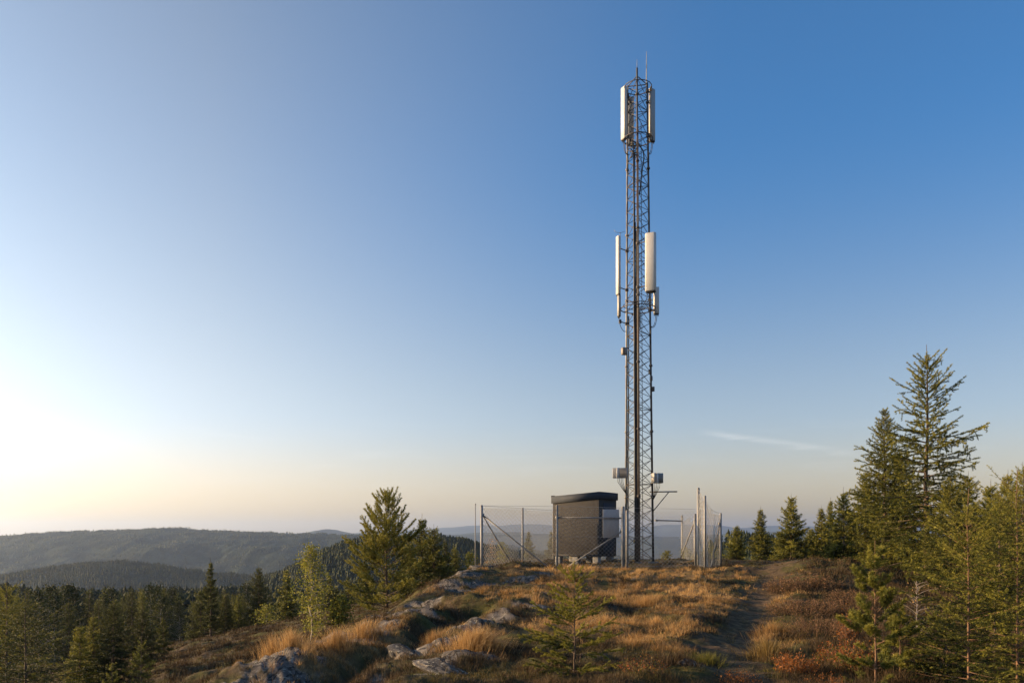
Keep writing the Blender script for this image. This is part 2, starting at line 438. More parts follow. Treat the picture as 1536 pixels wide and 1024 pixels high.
HZ = 13500.0
b = MB(); b.box((0, 0, 20), (2 * HZ, 2 * HZ, 460))
hz = b.build('haze', None)
hm = bpy.data.materials.new('air'); hm.use_nodes = True; hm.node_tree.nodes.clear()
ho = hm.node_tree.nodes.new('ShaderNodeOutputMaterial'); pv = hm.node_tree.nodes.new('ShaderNodeVolumePrincipled')
pv.inputs['Color'].default_value = (.53, .69, 1, 1); pv.inputs['Density'].default_value = .85e-4; pv.inputs['Anisotropy'].default_value = .5
hm.node_tree.links.new(pv.outputs[0], ho.inputs['Volume'])
hz.data.materials.append(hm); tag(hz, kind='stuff')

# ------------------------------------------------------------------ ground sheet (polar grid round the camera)
def build_ground():
    th = np.concatenate([np.linspace(-62, 62, 760), np.linspace(62, 298, 62)[1:-1]])
    th = np.radians(th)
    r = [0.6]
    while r[-1] < 13300:
        q = r[-1]
        r.append(q * (1.0085 if 6 < q < 45 else (1.03 if q < 6 else (1.016 if q < 120 else 1.045))))
    r = np.array(r)
    nt_, nr = len(th), len(r)
    X = (r[:, None] * np.sin(th)[None]).ravel(); Y = (r[:, None] * np.cos(th)[None]).ravel()
    Z = ground(X, Y)
    i = np.arange(nr - 1)[:, None] * nt_; j = np.arange(nt_)[None]; j2 = (j + 1) % nt_
    q = np.stack([i + j, i + nt_ + j, i + nt_ + j2, i + j2], -1).reshape(-1, 4)[:, ::-1]
    V = np.stack([X, Y, Z], 1)
    V = np.vstack([V, [[0, 0, float(Z[:nt_].mean())]]])
    tri = np.stack([np.full(nt_, len(V) - 1), np.arange(nt_), (np.arange(nt_) + 1) % nt_], 1)[:, ::-1]
    rr = np.hypot(V[:, 0], V[:, 1])
    rk = rockmask(V[:, 0], V[:, 1]) * (rr < 60)
    pm = pathmask(V[:, 0], V[:, 1]) * (rr < 60) * .8
    gl = sstep(.25, .75, goldfield(V[:, 0], V[:, 1])) * (rr < 60) * .8
    wd = sstep(50, 75, rr)
    g = mk('ground', V, [q, tri], M['ground'], None, {'rock': rk * (1 - pm), 'path': pm, 'gold': gl, 'wood': wd}, True)
    tag(g, kind='structure')
build_ground()

# ------------------------------------------------------------------ hills: ridges with their own distance, width and back slope
FOREST = []           # (x, y, z, height, tint, kind)
def hill(pts, D, depth, base, mat, rough, n=0, th=14, nx=420, ny=46, seed=3, kind=0, backscale=1.0):
    px = np.array([p[0] for p in pts], float); py = np.array([p[1] for p in pts], float)
    X0 = wx(px, D); Z0 = wz(py, D)
    xs = np.linspace(X0[0], X0[-1], nx)
    crest = np.interp(xs, X0, Z0)
    crest = crest + .0026 * D * fbm(xs / (D * .035), xs * 0 + seed, seed, 4)
    k = np.ones(5) / 5; crest = np.convolve(np.pad(crest, 2, 'edge'), k, 'valid')
    def surf(x, v):
        c = np.interp(x, xs, crest)
        s = np.where(v < 0, np.cos(np.clip(-v, 0, 1) * np.pi / 2) ** 1.3, np.cos(np.clip(v, 0, 1) * np.pi / 2))
        ends = sstep(0, .04, (x - xs[0]) / (xs[-1] - xs[0])) * sstep(0, .04, (xs[-1] - x) / (xs[-1] - xs[0]))
        y = D + v * depth * np.where(v < 0, 1, backscale)
        rel = fbm(x / (depth * .35), y / (depth * .35), seed, 5)
        return y, base + (c - base) * s * ends + rough * rel * np.clip(1 - s, 0, .6) * 1.6 + .12 * rough * fbm(x / (depth * .03), y / (depth * .03), seed + 4, 3)
    v = np.linspace(-1, 1, ny)
    XX, VV = np.meshgrid(xs, v)
    YY, ZZ = surf(XX, VV)
    ii = np.arange(ny - 1)[:, None] * nx; jj = np.arange(nx - 1)[None]
    q = np.stack([ii + jj, ii + jj + 1, ii + nx + jj + 1, ii + nx + jj], -1).reshape(-1, 4)
    o = mk('hill', np.stack([XX.ravel(), YY.ravel(), ZZ.ravel()], 1), [q], mat, None, None, True)
    tag(o, kind='structure')
    if n:
        x = rng.uniform(xs[0], xs[-1], n); vv = rng.uniform(-.95, .12, n)
        vv[: n // 6] = rng.normal(0, .04, n // 6)
        y, z = surf(x, vv)
        clump = fbm(x / (depth * .12), y / (depth * .12), seed + 9, 3)
        hh = th * rng.uniform(.6, 1.15, n) * (1 + .3 * clump)
        tt = np.clip(.40 + .5 * clump + rng.normal(0, .10, n), 0, 1)
        FOREST.append((x, y, z - .5, hh, tt, np.full(n, kind)))
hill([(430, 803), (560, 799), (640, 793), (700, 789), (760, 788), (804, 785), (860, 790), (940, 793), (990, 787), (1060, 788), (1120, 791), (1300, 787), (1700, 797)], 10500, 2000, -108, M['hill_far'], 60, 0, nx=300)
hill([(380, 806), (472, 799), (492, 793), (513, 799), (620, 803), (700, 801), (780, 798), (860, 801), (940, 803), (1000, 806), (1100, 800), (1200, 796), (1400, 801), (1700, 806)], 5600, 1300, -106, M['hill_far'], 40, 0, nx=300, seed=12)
hill([(-420, 822), (-200, 815), (0, 807), (60, 802), (130, 799), (180, 797), (215, 795), (260, 794), (320, 795), (390, 799), (450, 802), (530, 802), (620, 808), (720, 818), (860, 832), (1000, 840)], 2500, 800, -96, M['hill'], 60, 20000, 5.5, seed=17, kind=2)
hill([(-260, 880), (-100, 872), (30, 862), (80, 853), (130, 846), (190, 843), (240, 848), (280, 857), (320, 863), (400, 865), (450, 874), (520, 896)], 1050, 190, -80, M['hill'], 10, 9000, 5, seed=23, kind=1)
hill([(330, 905), (400, 872), (450, 852), (490, 833), (530, 816), (580, 809), (640, 810), (690, 816), (730, 826), (800, 840), (900, 850), (1020, 862)], 560, 190, -58, M['hill'], 9, 11000, 5.2, seed=29, kind=1)
hill([(990, 860), (1045, 842), (1075, 822), (1100, 811), (1130, 811), (1180, 818), (1300, 822), (1400, 822), (1600, 820), (1800, 830)], 330, 110, -30, M['hill'], 5, 2200, 4.5, seed=35, kind=1)

def star_trees(name, x, y, z, h, tint, layers, pts, wide=.2, mat='forest'):
    n = len(x)
    ks = np.arange(pts); V = []; Fc = []; T = []
    nv = layers * (pts + 1)
    for l in range(layers):
        zt = 1 - l * (.72 / layers) * 1.0
        zb = max(0.02, 1 - (l + 1.25) / (layers + .25))
        rad = wide * (.32 + .68 * (l + 1) / layers)
        a = 2 * np.pi * ks[None] / pts + rng.uniform(0, 6, (n, 1))
        rr = rad * np.where(ks % 2, .45, 1.25)[None] * rng.uniform(.75, 1.25, (n, pts)) * rng.uniform(.8, 1.25, (n, 1))
        zz = zb + rng.uniform(-.05, .06, (n, pts))
        ring = np.stack([x[:, None] + rr * h[:, None] * np.cos(a), y[:, None] + rr * h[:, None] * np.sin(a), z[:, None] + h[:, None] * zz], -1)
        apex = np.stack([x + rng.normal(0, .01, n) * h, y, z + h * zt], -1)[:, None]
        V.append(np.concatenate([apex, ring], 1))
        o = l * (pts + 1)
        Fc.append(np.stack([np.full(pts, o), o + 1 + ks, o + 1 + (ks + 1) % pts], 1))
        T.append(np.concatenate([np.clip(tint[:, None] + .15, 0, 1), np.clip(tint[:, None] + rng.normal(0, .15, (n, pts)), 0, 1)], 1))
    V = np.concatenate(V, 1).reshape(-1, 3); T = np.concatenate(T, 1).ravel()
    Fa = (np.concatenate(Fc)[None] + (np.arange(n) * nv)[:, None, None]).reshape(-1, 3)
    o = mk(name, V, [Fa], M[mat], None, {'tint': T})
    tag(o, kind='stuff')
    return o
for (x, y, z, h, tt, kd) in FOREST:
    k = kd[0]
    star_trees('forest', x, y, z, h, tt, 1 if k == 2 else 4, 6 if k == 2 else 8, .26 if k == 2 else .2)

# the valley wood between the knoll and the hills
def valley_wood():
    n = 9000
    D = np.exp(rng.uniform(math.log(120), math.log(640), n)); px = rng.uniform(-260, 760, n)
    x = wx(px, D); y = D
    clump = fbm(x / 45, y / 45, 61, 3)
    keep = clump > -.45
    x, y, clump, D = x[keep], y[keep], clump[keep], D[keep]
    h = rng.uniform(4.6, 9.5, len(x)) * (1 + .25 * clump) * np.interp(D, [120, 200, 400], [.75, .95, 1.05])
    tt = np.clip(.42 + .55 * fbm(x / 30, y / 30, 67, 2) + rng.normal(0, .16, len(x)), 0, 1)
    near = D < 260
    star_trees('forest', x[near], y[near], ground(x[near], y[near]) - .3, h[near], tt[near], 7, 12, .20)
    far = ~near
    star_trees('forest', x[far], y[far], ground(x[far], y[far]) - .3, h[far], tt[far], 6, 10, .20)
valley_wood()

# ------------------------------------------------------------------ trees
def unit(v): return v / np.maximum(np.linalg.norm(v, axis=-1, keepdims=True), 1e-9)
def needles(segs, nlen, nw, total, ang=.75, jit=.25, rnd=None):
    """segs: (m,9) p0,p1,(tint,scale,thin) -> thin triangles standing round each twig"""
    g = rnd or rng
    s = np.asarray(segs, float)
    p0, p1 = s[:, 0:3], s[:, 3:6]
    L = np.linalg.norm(p1 - p0, axis=1)
    wgt = L * s[:, 8]
    n = np.floor(total * wgt / wgt.sum() + g.random(len(s))).astype(int)
    idx = np.repeat(np.arange(len(s)), n)
    k = g.random(len(idx))
    base = p0[idx] + (p1 - p0)[idx] * k[:, None]
    ax = unit((p1 - p0)[idx])
    rv = g.normal(size=(len(idx), 3)); rad = unit(rv - (rv * ax).sum(1, keepdims=True) * ax)
    d = unit(ax * ang + rad + g.normal(0, jit, (len(idx), 3)))
    l = nlen * s[idx, 7] * g.uniform(.65, 1.2, len(idx)) * (1 - .35 * k ** 4)
    side = unit(np.cross(d, g.normal(size=(len(idx), 3)))) * (nw * .5 * s[idx, 7])[:, None]
    V = np.stack([base - side, base + side, base + d * l[:, None]], 1).reshape(-1, 3)
    t = np.clip(s[idx, 6] + g.normal(0, .12, len(idx)) + .3 * (k - .4), 0, 1)  # tint rises outward along the twig, deepening the painted inner shade
    return V, np.arange(len(V)).reshape(-1, 3), np.repeat(t, 3)

CURD = 30.0
def conifer(seed, H, width, style='spruce', K=7.5, nreal=.02, gap=None, per=6, twig=None, base=.03, droop=.35, trunk_r=None, D=None, tshift=0.0,
            mat='needle', bark='bark', leader=.16, irregular=.25, sparse=0.0, top_taper=.85, twig_len=.40, sub=True, bare=0.0, cap=110000):
    """returns (trunk object, crown object) unparented, base at the origin; style spruce | pine"""
    rd = random.Random(seed); g = np.random.default_rng(seed)
    tb = MB(); segs = []
    D = D or CURD
    pxl = D / 800.0                       # how large needles must be to read at this distance
    nlen = max(nreal, 2.0 * pxl); nw = max(.0022, .42 * pxl)
    gap = gap or max(.12, H * .043); twig = twig or max(.035, width * .05)
    total = min(cap, int(K * width * H * .5 / (.5 * nlen * nw)))
    width = width * 1.18
    tr = trunk_r or H * .013
    lean = [(rd.uniform(-.004, .004) * H, rd.uniform(-.004, .004) * H) for _ in range(9)]
    pts = [Vector((lean[i][0] * (i > 0), lean[i][1] * (i > 0), H * i / 8 - (.12 if i == 0 else 0))) for i in range(9)]
    tb.path(pts, [max(.003, tr * (1 - .93 * (i / 8))) for i in range(9)], 7)
    def axis(z):
        u = max(0, min(7.999, z / H * 8)); i = int(u)
        return pts[i].lerp(pts[i + 1], u - i)
    segs.append((*axis(H * (1 - leader)), *axis(H * .985), .5, .45, .9))
    z = H * base; inter = 0
    while z < H * (1 - leader * .6):
        u = z / H
        env = (1 - u) ** top_taper * (1.0 if u > .18 else (.78 + 1.2 * u))
        if style == 'pine': env = (1 - u) ** .62 * (.62 + .55 * math.sin(min(1, u * 1.5) * math.pi * .62))
        inter += 1
        cnt = max(3, round((per if inter % 2 else per * .6) + rd.uniform(-1, 1)))
        a0 = rd.uniform(0, 6.28)
        for b in range(cnt):
            if rd.random() < sparse: continue
            a = a0 + 6.283 * b / cnt + rd.uniform(-.35, .35)
            L = max(.012 * H, width * .5 * env * rd.uniform(1 - irregular * 1.6, 1 + irregular) * (1 if inter % 2 else .72))
            if style == 'spruce':
                e0 = .75 * u ** 1.5 + .12 - droop * (1 - u) + rd.uniform(-.12, .12)
                curve = -.25 * (1 - u) * droop * 2; lift = .55 * (1 - u) * droop * 2 + .15
            else:
                e0 = .15 + .75 * u + rd.uniform(-.15, .2); curve = -.1; lift = .55
            P = []; p = axis(min(H * .985, z + rd.uniform(-.35, .35) * gap)); nseg = 6; e = e0; aa = a
            for k in range(nseg + 1):
                P.append(p.copy())
                t = k / nseg
                e = e0 + curve * math.sin(t * 2.6) + lift * t * t
                aa += rd.uniform(-.09, .09)
                p = p + Vector((math.cos(aa) * math.cos(e), math.sin(aa) * math.cos(e), math.sin(e))) * (L / nseg)
            br = max(.0022, tr * .30 * (1 - u) ** .7 * min(1, L / (width * .4)) + .0016)
            tb.path(P, [br * (1 - .8 * k / nseg) for k in range(nseg + 1)], 4, False)
            isbare = rd.random() < bare * max(0, 1 - u * 1.7)
            tint = min(1, max(0, .38 + tshift + .25 * u + rd.uniform(-.2, .2)))  # tshift lightens whole crowns; on sunlit trees this puts sunlight into the colour
            f0 = .12 if style == 'spruce' else .35
            nst = max(3, int(L / twig))
            for k in range(nst):
                t = f0 + (1 - f0) * (k + rd.random() * .8) / nst
                if t >= 1: continue
                if isbare and rd.random() < .86: continue
                q = t * nseg; i = int(q); p = P[i].lerp(P[min(i + 1, nseg)], q - i)
                d = (P[min(i + 1, nseg)] - P[i]).normalized()
                sd_ = d.cross(Vector((0, 0, 1))).normalized(); upv = sd_.cross(d)
                sgn = 1 if k % 2 else -1
                tl = twig_len * L * (1 - t) ** .7 * rd.uniform(.6, 1.15) + .045 * L * rd.uniform(.8, 1.3) + twig * .35
                tl = min(tl, .75 * width * .5)
                if style == 'spruce':
                    dd = (d * .75 + sd_ * sgn * rd.uniform(.55, .95) - Vector((0, 0, 1)) * rd.uniform(.0, .55) * (1 - u) * (.4 + droop) + upv * rd.uniform(-.45, .35)).normalized()
                else:
                    dd = (d * .8 + sd_ * sgn * rd.uniform(.3, .9) + Vector((0, 0, 1)) * rd.uniform(.05, .75)).normalized()
                p2 = p + dd * tl
                mid = p.lerp(p2, .55) + Vector((0, 0, (.04 if style == 'spruce' else -.04) * tl))
                tin = min(1, max(0, tint + rd.uniform(-.12, .12) + .45 * (t - .55)))  # inner twigs darker for shade put into the colour, tips lighter as new growth
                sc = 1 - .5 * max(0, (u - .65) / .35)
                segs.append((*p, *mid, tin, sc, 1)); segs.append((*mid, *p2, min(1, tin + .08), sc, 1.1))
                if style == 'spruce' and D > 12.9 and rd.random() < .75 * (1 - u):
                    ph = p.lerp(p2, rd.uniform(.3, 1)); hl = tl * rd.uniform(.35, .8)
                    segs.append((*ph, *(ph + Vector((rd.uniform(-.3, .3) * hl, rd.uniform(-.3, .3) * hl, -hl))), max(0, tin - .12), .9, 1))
                if sub and tl > 2.2 * twig:
                    for m in range(int(tl / twig)):
                        tq = .25 + .7 * rd.random(); pq = p.lerp(p2, tq)
                        d3 = (dd * .7 + dd.cross(upv) * rd.choice((-1, 1)) * rd.uniform(.4, .9) + Vector((0, 0, rd.uniform(-.45, .12)))).normalized()
                        segs.append((*pq, *(pq + d3 * tl * .45 * (1.1 - tq)), tin, .95, 1))
            if not isbare:
                for k in range(nseg):
                    if k / nseg < f0: continue
                    segs.append((*P[k], *P[k + 1], tint, 1, .9))
                segs.append((*P[-1], *(P[-1] + (P[-1] - P[-2]).normalized() * twig * .6), min(1, tint + .15), 1, 1.2))
        z += gap * (.62 if style == 'spruce' else .8) * rd.uniform(.75, 1.2) * (1.15 - .35 * u)
    trunk = tb.build('trunk', M[bark], None, True)
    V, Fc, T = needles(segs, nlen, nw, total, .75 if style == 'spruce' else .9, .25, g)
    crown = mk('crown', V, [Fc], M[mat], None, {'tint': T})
    return trunk, crown

def birch(seed, H, width, mat='leaf_birch', bark='bark_birch', n=2600, leaf=.05):
    rd = random.Random(seed); g = np.random.default_rng(seed); tb = MB()
    tips = []
    pts = [Vector((rd.uniform(-.02, .02) * H * (i > 0), rd.uniform(-.02, .02) * H * (i > 0), H * i / 8 - (.1 if i == 0 else 0))) for i in range(9)]
    tb.path(pts, [max(.003, H * .011 * (1 - .93 * i / 8)) for i in range(9)], 7)
    for k in range(44):
        u = .1 + .88 * k / 44; q = u * 8; i = min(7, int(q)); p = pts[i].lerp(pts[i + 1], q - i)
        a = rd.uniform(0, 6.28); L = width * .5 * (1 - u) ** .65 * rd.uniform(.65, 1.25) * (1.0 if u > .2 else .75) + .08
        P = [p]; e = rd.uniform(.5, .9)
        for m in range(5):
            a += rd.uniform(-.2, .2); e -= .12
            P.append(P[-1] + Vector((math.cos(a) * math.cos(e), math.sin(a) * math.cos(e), math.sin(e))) * L / 5)
        tb.path(P, [H * .0035 * (1 - .8 * m / 5) for m in range(6)], 4, False)
        for m in range(1, 6):
            for s_ in range(3): tips.append((P[m] + Vector((rd.gauss(0, 1), rd.gauss(0, 1), rd.gauss(0, .8))) * L * .16, rd.random()))
    trunk = tb.build('trunk', M[bark], None, True)
    c = np.array([t[0] for t in tips]); tt = np.array([t[1] for t in tips])
    idx = g.integers(0, len(c), n)
    P = c[idx] + g.normal(0, width * .045, (n, 3))
    a = unit(g.normal(size=(n, 3))); b_ = unit(np.cross(a, g.normal(size=(n, 3))))
    s = leaf * g.uniform(.6, 1.2, (n, 1))
    V = np.stack([P - a * s * .6, P + b_ * s * .42, P + a * s * .6, P - b_ * s * .42], 1).reshape(-1, 3)
    crown = mk('crown', V, [np.arange(4 * n).reshape(-1, 4)], M[mat], None, {'tint': np.repeat(np.clip(tt[idx] * .6 + g.random(n) * .45, 0, 1), 4)})
    return trunk, crown

def plant(name, label, cat, x, y, parts, group=None, rz=0.0, scale=1.0, sink=.03):
    r = empty(name, (x, y, gz(x, y) - sink), rz)
    r.scale = (scale, scale, scale)
    for p in parts: p.parent = r
    tag(r, label, cat, group)
    return r
def tree_at(px, D, topy, label, maker, group=None, name='spruce_tree', cat='tree', rz=0.0):
    global CURD
    CURD = D
    x, y = wx(px, D), D
    H = max(.35, wz(topy, D) - gz(x, y))
    if DBG: print('TREE', px, topy, 'basepx', round(805 + (EYE - gz(x, y)) / D * F), 'H', round(H, 2))
    return plant(name, label, cat, x, y, maker(H), group, rz)
SP = lambda seed, wr, **k: (lambda H: conifer(seed, H, H * wr, **k))

# -- right-hand stand
tree_at(1390, 24, 515, 'tallest spruce on the right with long bare-based limbs and a thin spire', SP(3, .60, gap=.26, per=6, droop=.36, sparse=.03, irregular=.36, leader=.12, bare=.06, top_taper=.70, K=16, tshift=.06, cap=300000))
tree_at(1327, 27, 612, 'dense rounded dark conifer just left of the tallest spruce', SP(4, .46, per=7, droop=.05, top_taper=.66, irregular=.16, leader=.03, K=10, tshift=.08, cap=150000))
right = [
 (1105, 46, 785, 4, .62, 'smallest yellow-green spruce right of the open fence gate', dict(droop=.12)),
 (1141, 38, 757, 5, .42, 'slim pointed spruce standing beside the top of the footpath', dict(droop=.2)),
 (1187, 43, 738, 6, .56, 'broad dark spruce with upswept limbs behind the heather mound', dict(droop=.05, irregular=.35)),
 (1232, 42, 756, 7, .45, 'first of the two slender spruces between the mound and the tall stand', dict(droop=.2)),
 (1246, 46, 744, 8, .34, 'dark slender spruce second from the heather mound with a thin tip', dict(droop=.22)),
 (1265, 32, 728, 9, .50, 'thin open spruce with a long spire and visible pale trunk', dict(droop=.1, sparse=.25, leader=.16)),
 (1298, 34, 700, 10, .55, 'olive spruce tucked under the dense rounded conifer', dict(droop=.15)),
 (1352, 30, 668, 11, .5, 'spruce half hidden between the rounded conifer and the tallest spruce', dict(droop=.2)),
 (1425, 20, 712, 12, .62, 'bushy spruce below the long right limbs of the tallest spruce', dict(droop=.3)),
 (1452, 26, 704, 13, .5, 'dark spruce behind the sapling with the long bare leader', dict(droop=.25)),
 (1486, 22, 716, 14, .52, 'spruce with a thin tip near the right frame edge, partly hidden', dict(droop=.2)),
 (1512, 25, 702, 15, .48, 'narrow back spruce with the highest tip at the right frame edge', dict(droop=.22)),
 (1500, 14, 735, 20, .62, 'bushy spruce just left of the sapling cut by the right frame edge', dict(droop=.25)),
 (1535, 17, 690, 16, .6, 'spruce cut off by the right frame edge', dict(droop=.25)),
 (1172, 50, 792, 17, .6, 'low spruce filling the gap behind the broad dark spruce', dict(droop=.1)),
 (1216, 50, 790, 18, .7, 'low dark bushy spruce between the broad spruce and the slender pair', dict(droop=.1)),
 (1282, 40, 772, 19, .6, 'short spruce behind the thin open spruce', dict(droop=.1)),
]
for (px, D, ty, sd0, wr, lab, kw) in right:
    k = dict(droop=.2, K=11, tshift=.12); k.update(kw)
    tree_at(px, D, ty, lab, SP(sd0 * 7, wr * (1.25 if px > 1290 else 1.05), **k), rz=sd0)

# -- left slope
left = [
 (10, 14.5, 862, 21, .78, 'yellow-green spruce at the left frame edge', dict(droop=.25, tshift=.25)),
 (38, 13.0, 884, 22, 1.0, 'dark heavy spruce beside the left frame edge with drooping limbs', dict(droop=.38, mat='needle_dark')),
 (120, 20, 930, 23, .62, 'shorter of the two sunlit spruces left of the dark pointed spruce', dict(droop=.15, tshift=.2)),
 (140, 21, 913, 24, .48, 'taller sunlit spruce touching the dark pointed spruce', dict(droop=.15, tshift=.2)),
 (170, 20, 893, 25, .58, 'dark pointed spruce in the middle of the lower left group', dict(droop=.3, mat='needle_dark')),
 (214, 24, 905, 26, .66, 'spruce with a blunt crown right of the dark pointed spruce', dict(droop=.25, mat='needle_dark')),
 (245, 28, 922, 27, .55, 'pale thin spruce at the right end of the lower left group', dict(droop=.1, sparse=.3)),
 (316, 38, 834, 28, .30, 'tall gaunt spruce with a bare upper trunk below the far ridge', dict(droop=.2, bare=.5, sparse=.15, mat='needle_dark')),
 (301, 40, 880, 29, .7, 'bushy dark spruce at the foot of the tall gaunt spruce', dict(droop=.25, mat='needle_dark')),
 (338, 39, 886, 30, .6, 'low spruce pressed against the right of the tall gaunt spruce', dict(droop=.2, mat='needle_dark')),
 (388, 38, 845, 31, .52, 'shapely dark spruce midway between the gaunt spruce and the birch', dict(droop=.25, mat='needle_dark')),
 (358, 42, 884, 32, .4, 'small pale spruce between the gaunt spruce and the shapely spruce', dict(droop=.1)),
 (430, 36, 848, 33, .45, 'slender spruce directly behind the birch on its left', dict(droop=.2)),
 (494, 46, 858, 34, .5, 'spruce in the shade right of the birch', dict(droop=.2, mat='needle_dark')),
 (522, 48, 862, 35, .55, 'dark spruce between the birch and the large pine', dict(droop=.2, mat='needle_dark')),
 (505, 20, 876, 36, .5, 'small bright spruce sapling beside the rock ridge right of the birch', dict(droop=.1, sparse=.2)),
 (633, 26, 768, 37, .55, 'thin spired spruce rising just behind the large pine', dict(droop=.1, sparse=.2, leader=.18)),
 (651, 25.5, 784, 38, .68, 'second spruce behind the large pine, beside the thin spired one', dict(droop=.15)),
 (682, 36, 815, 39, .6, 'rightmost low spruce of the group at the large pine', dict(droop=.1)),
 (612, 28, 812, 40, .55, 'dark spruce deep behind the large pine', dict(droop=.15, mat='needle_dark')),
 (668, 30, 806, 41, .5, 'spruce tucked behind the pine group near the thin bare pole', dict(droop=.15, mat='needle_dark')),
 (548, 30, 836, 42, .6, 'bushy spruce under the left limbs of the large pine', dict(droop=.1)),
]
for (px, D, ty, sd0, wr, lab, kw) in left:
    k = dict(droop=.2); k.update(kw)
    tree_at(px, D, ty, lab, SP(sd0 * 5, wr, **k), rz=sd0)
tree_at(580, 24, 735, 'large sunlit pine with upturned tufted limbs on the left rock ridge',
        SP(101, .72, style='pine', per=8, nreal=.07, K=9, tshift=.3, mat='needle_pine', leader=.05, irregular=.3, base=.05, twig_len=.34), name='pine_tree')
tree_at(466, 20, 815, 'yellow-green birch at the foot of the left rock ridge', lambda H: birch(5, H, H * .56, n=3000, leaf=.045), name='birch_tree')
tree_at(512, 20, 893, 'low green birch bush under the spruces by the rock ridge', lambda H: birch(6, H, H * .9, n=1500, leaf=.05), name='birch_bush', cat='bush')
tree_at(400, 34, 908, 'low birch bush on the heath left of the birch', lambda H: birch(9, H, H * 1.4, n=900, leaf=.055), name='birch_bush', cat='bush')
tree_at(212, 12.3, 950, 'small spruce sapling on the heather slope below the lower left group', SP(43, .6, per=5, droop=.1, sparse=.15, K=3.5), name='spruce_sapling', cat='sapling')
tree_at(168, 12.0, 985, 'smallest spruce sapling low on the heather slope', SP(44, .7, per=5, droop=.1), name='spruce_sapling', cat='sapling')
tree_at(793, 44, 793, 'small spruce seen through the front fence mesh left of the cabin', SP(45, .48, droop=.15))
tree_at(827, 46, 793, 'small spruce half hidden by the left end of the cabin', SP(46, .48, droop=.15))
tree_at(753, 33, 812, 'yellow-green shrub behind the fence braces at the left corner', lambda H: birch(12, H, H * .7, n=700, leaf=.05), name='birch_bush', cat='bush')
tree_at(738, 40, 806, 'pale bare-twigged shrub behind the left fence corner', lambda H: birch(13, H, H * .8, n=260, leaf=.045, bark='bark_dead', mat='straw'), name='bare_shrub', cat='shrub')
tree_at(706, 36, 828, 'green bush behind the thin bare pole', lambda H: birch(14, H, H * 1.1, n=700, leaf=.06), name='birch_bush', cat='bush')
tree_at(1000, 38, 826, 'small green bush inside the fence behind the mast foot', lambda H: birch(15, H, H * 1.2, n=700, leaf=.05), name='birch_bush', cat='bush')
tree_at(1030, 41, 822, 'green bush at the back right corner of the fence', lambda H: birch(16, H, H * 1.3, n=800, leaf=.05), name='birch_bush', cat='bush')
tree_at(1070, 44, 818, 'dull green bush behind the open fence gate', lambda H: birch(17, H, H * 1.3, n=800, leaf=.05), name='birch_bush', cat='bush')

for (x_, y_, H_2, sd0) in ((-10.0, 8.6, 4.2, 301),):  # unseen tree, added out of view to shade the foreground
    CURD = 25.0
    plant('spruce_tree', 'unseen spruce added past the lower left corner to shade the front of the knoll', 'tree', x_, y_, conifer(sd0, H_2, H_2 * .5, K=4), None, sd0)
# -- foreground plants
tree_at(862, 9.3, 838, 'young spruce in the centre foreground with widely spaced whorls', SP(71, 1.05, gap=.20, per=6, K=5.0, tshift=.34, droop=-.05, leader=.17, bark='bark', irregular=.2, trunk_r=.012, top_taper=.85, mat='needle'), name='spruce_sapling', cat='sapling')
def two_stem_pine(H):
    return conifer(81, H, H * .46, style='pine', gap=.17, per=6, nreal=.05, K=8, tshift=.1, mat='needle_pine', bark='bark_red', leader=.14, base=.03, irregular=.3, trunk_r=.014)
tree_at(1313, 9.2, 806, 'bright young pine with bottle-brush shoots at the right of the path', two_stem_pine, name='young_pine', cat='sapling')
tree_at(1350, 9.6, 905, 'shorter pine shoot growing beside the bright young pine', lambda H: conifer(82, H, H * .6, style='pine', gap=.15, per=6, nreal=.05, K=8, tshift=.1, mat='needle_pine', bark='bark_red', leader=.14, irregular=.3, trunk_r=.011), name='young_pine', cat='sapling')
tree_at(1452, 8.8, 728, 'tall open spruce sapling with a long bare reddish leader and bare limbs', SP(91, .68, gap=.15, K=8, tshift=.15, droop=.12, leader=.17, bark='bark_red', irregular=.3, trunk_r=.017, bare=.18, top_taper=.45, mat='needle'), name='spruce_sapling', cat='sapling')
tree_at(1526, 8.6, 700, 'spruce sapling with a reddish trunk cut by the right frame edge', SP(92, .68, gap=.15, K=8, tshift=.15, droop=.15, leader=.14, bark='bark_red', irregular=.3, trunk_r=.016, bare=.15, top_taper=.5, mat='needle'), name='spruce_sapling', cat='sapling')
tree_at(1400, 11.5, 905, 'low bushy spruce behind the two pine shoots', SP(93, .95, droop=.1), name='spruce_sapling', cat='sapling')
tree_at(1420, 9.6, 915, 'low spreading spruce at the bottom edge between the pine shoots and the open sapling', SP(94, 1.1, droop=.15, tshift=.1), name='spruce_sapling', cat='sapling')
tree_at(1492, 10.2, 850, 'bushy young spruce filling the gap between the two reddish-stemmed saplings', SP(95, .85, droop=.15, tshift=.12), name='spruce_sapling', cat='sapling')
tree_at(1375, 13, 868, 'bare grey dead shrub between the young pine and the open sapling', lambda H: birch(18, H, H * 1.2, n=60, leaf=.03, bark='bark_dead', mat='straw'), name='dead_shrub', cat='shrub')

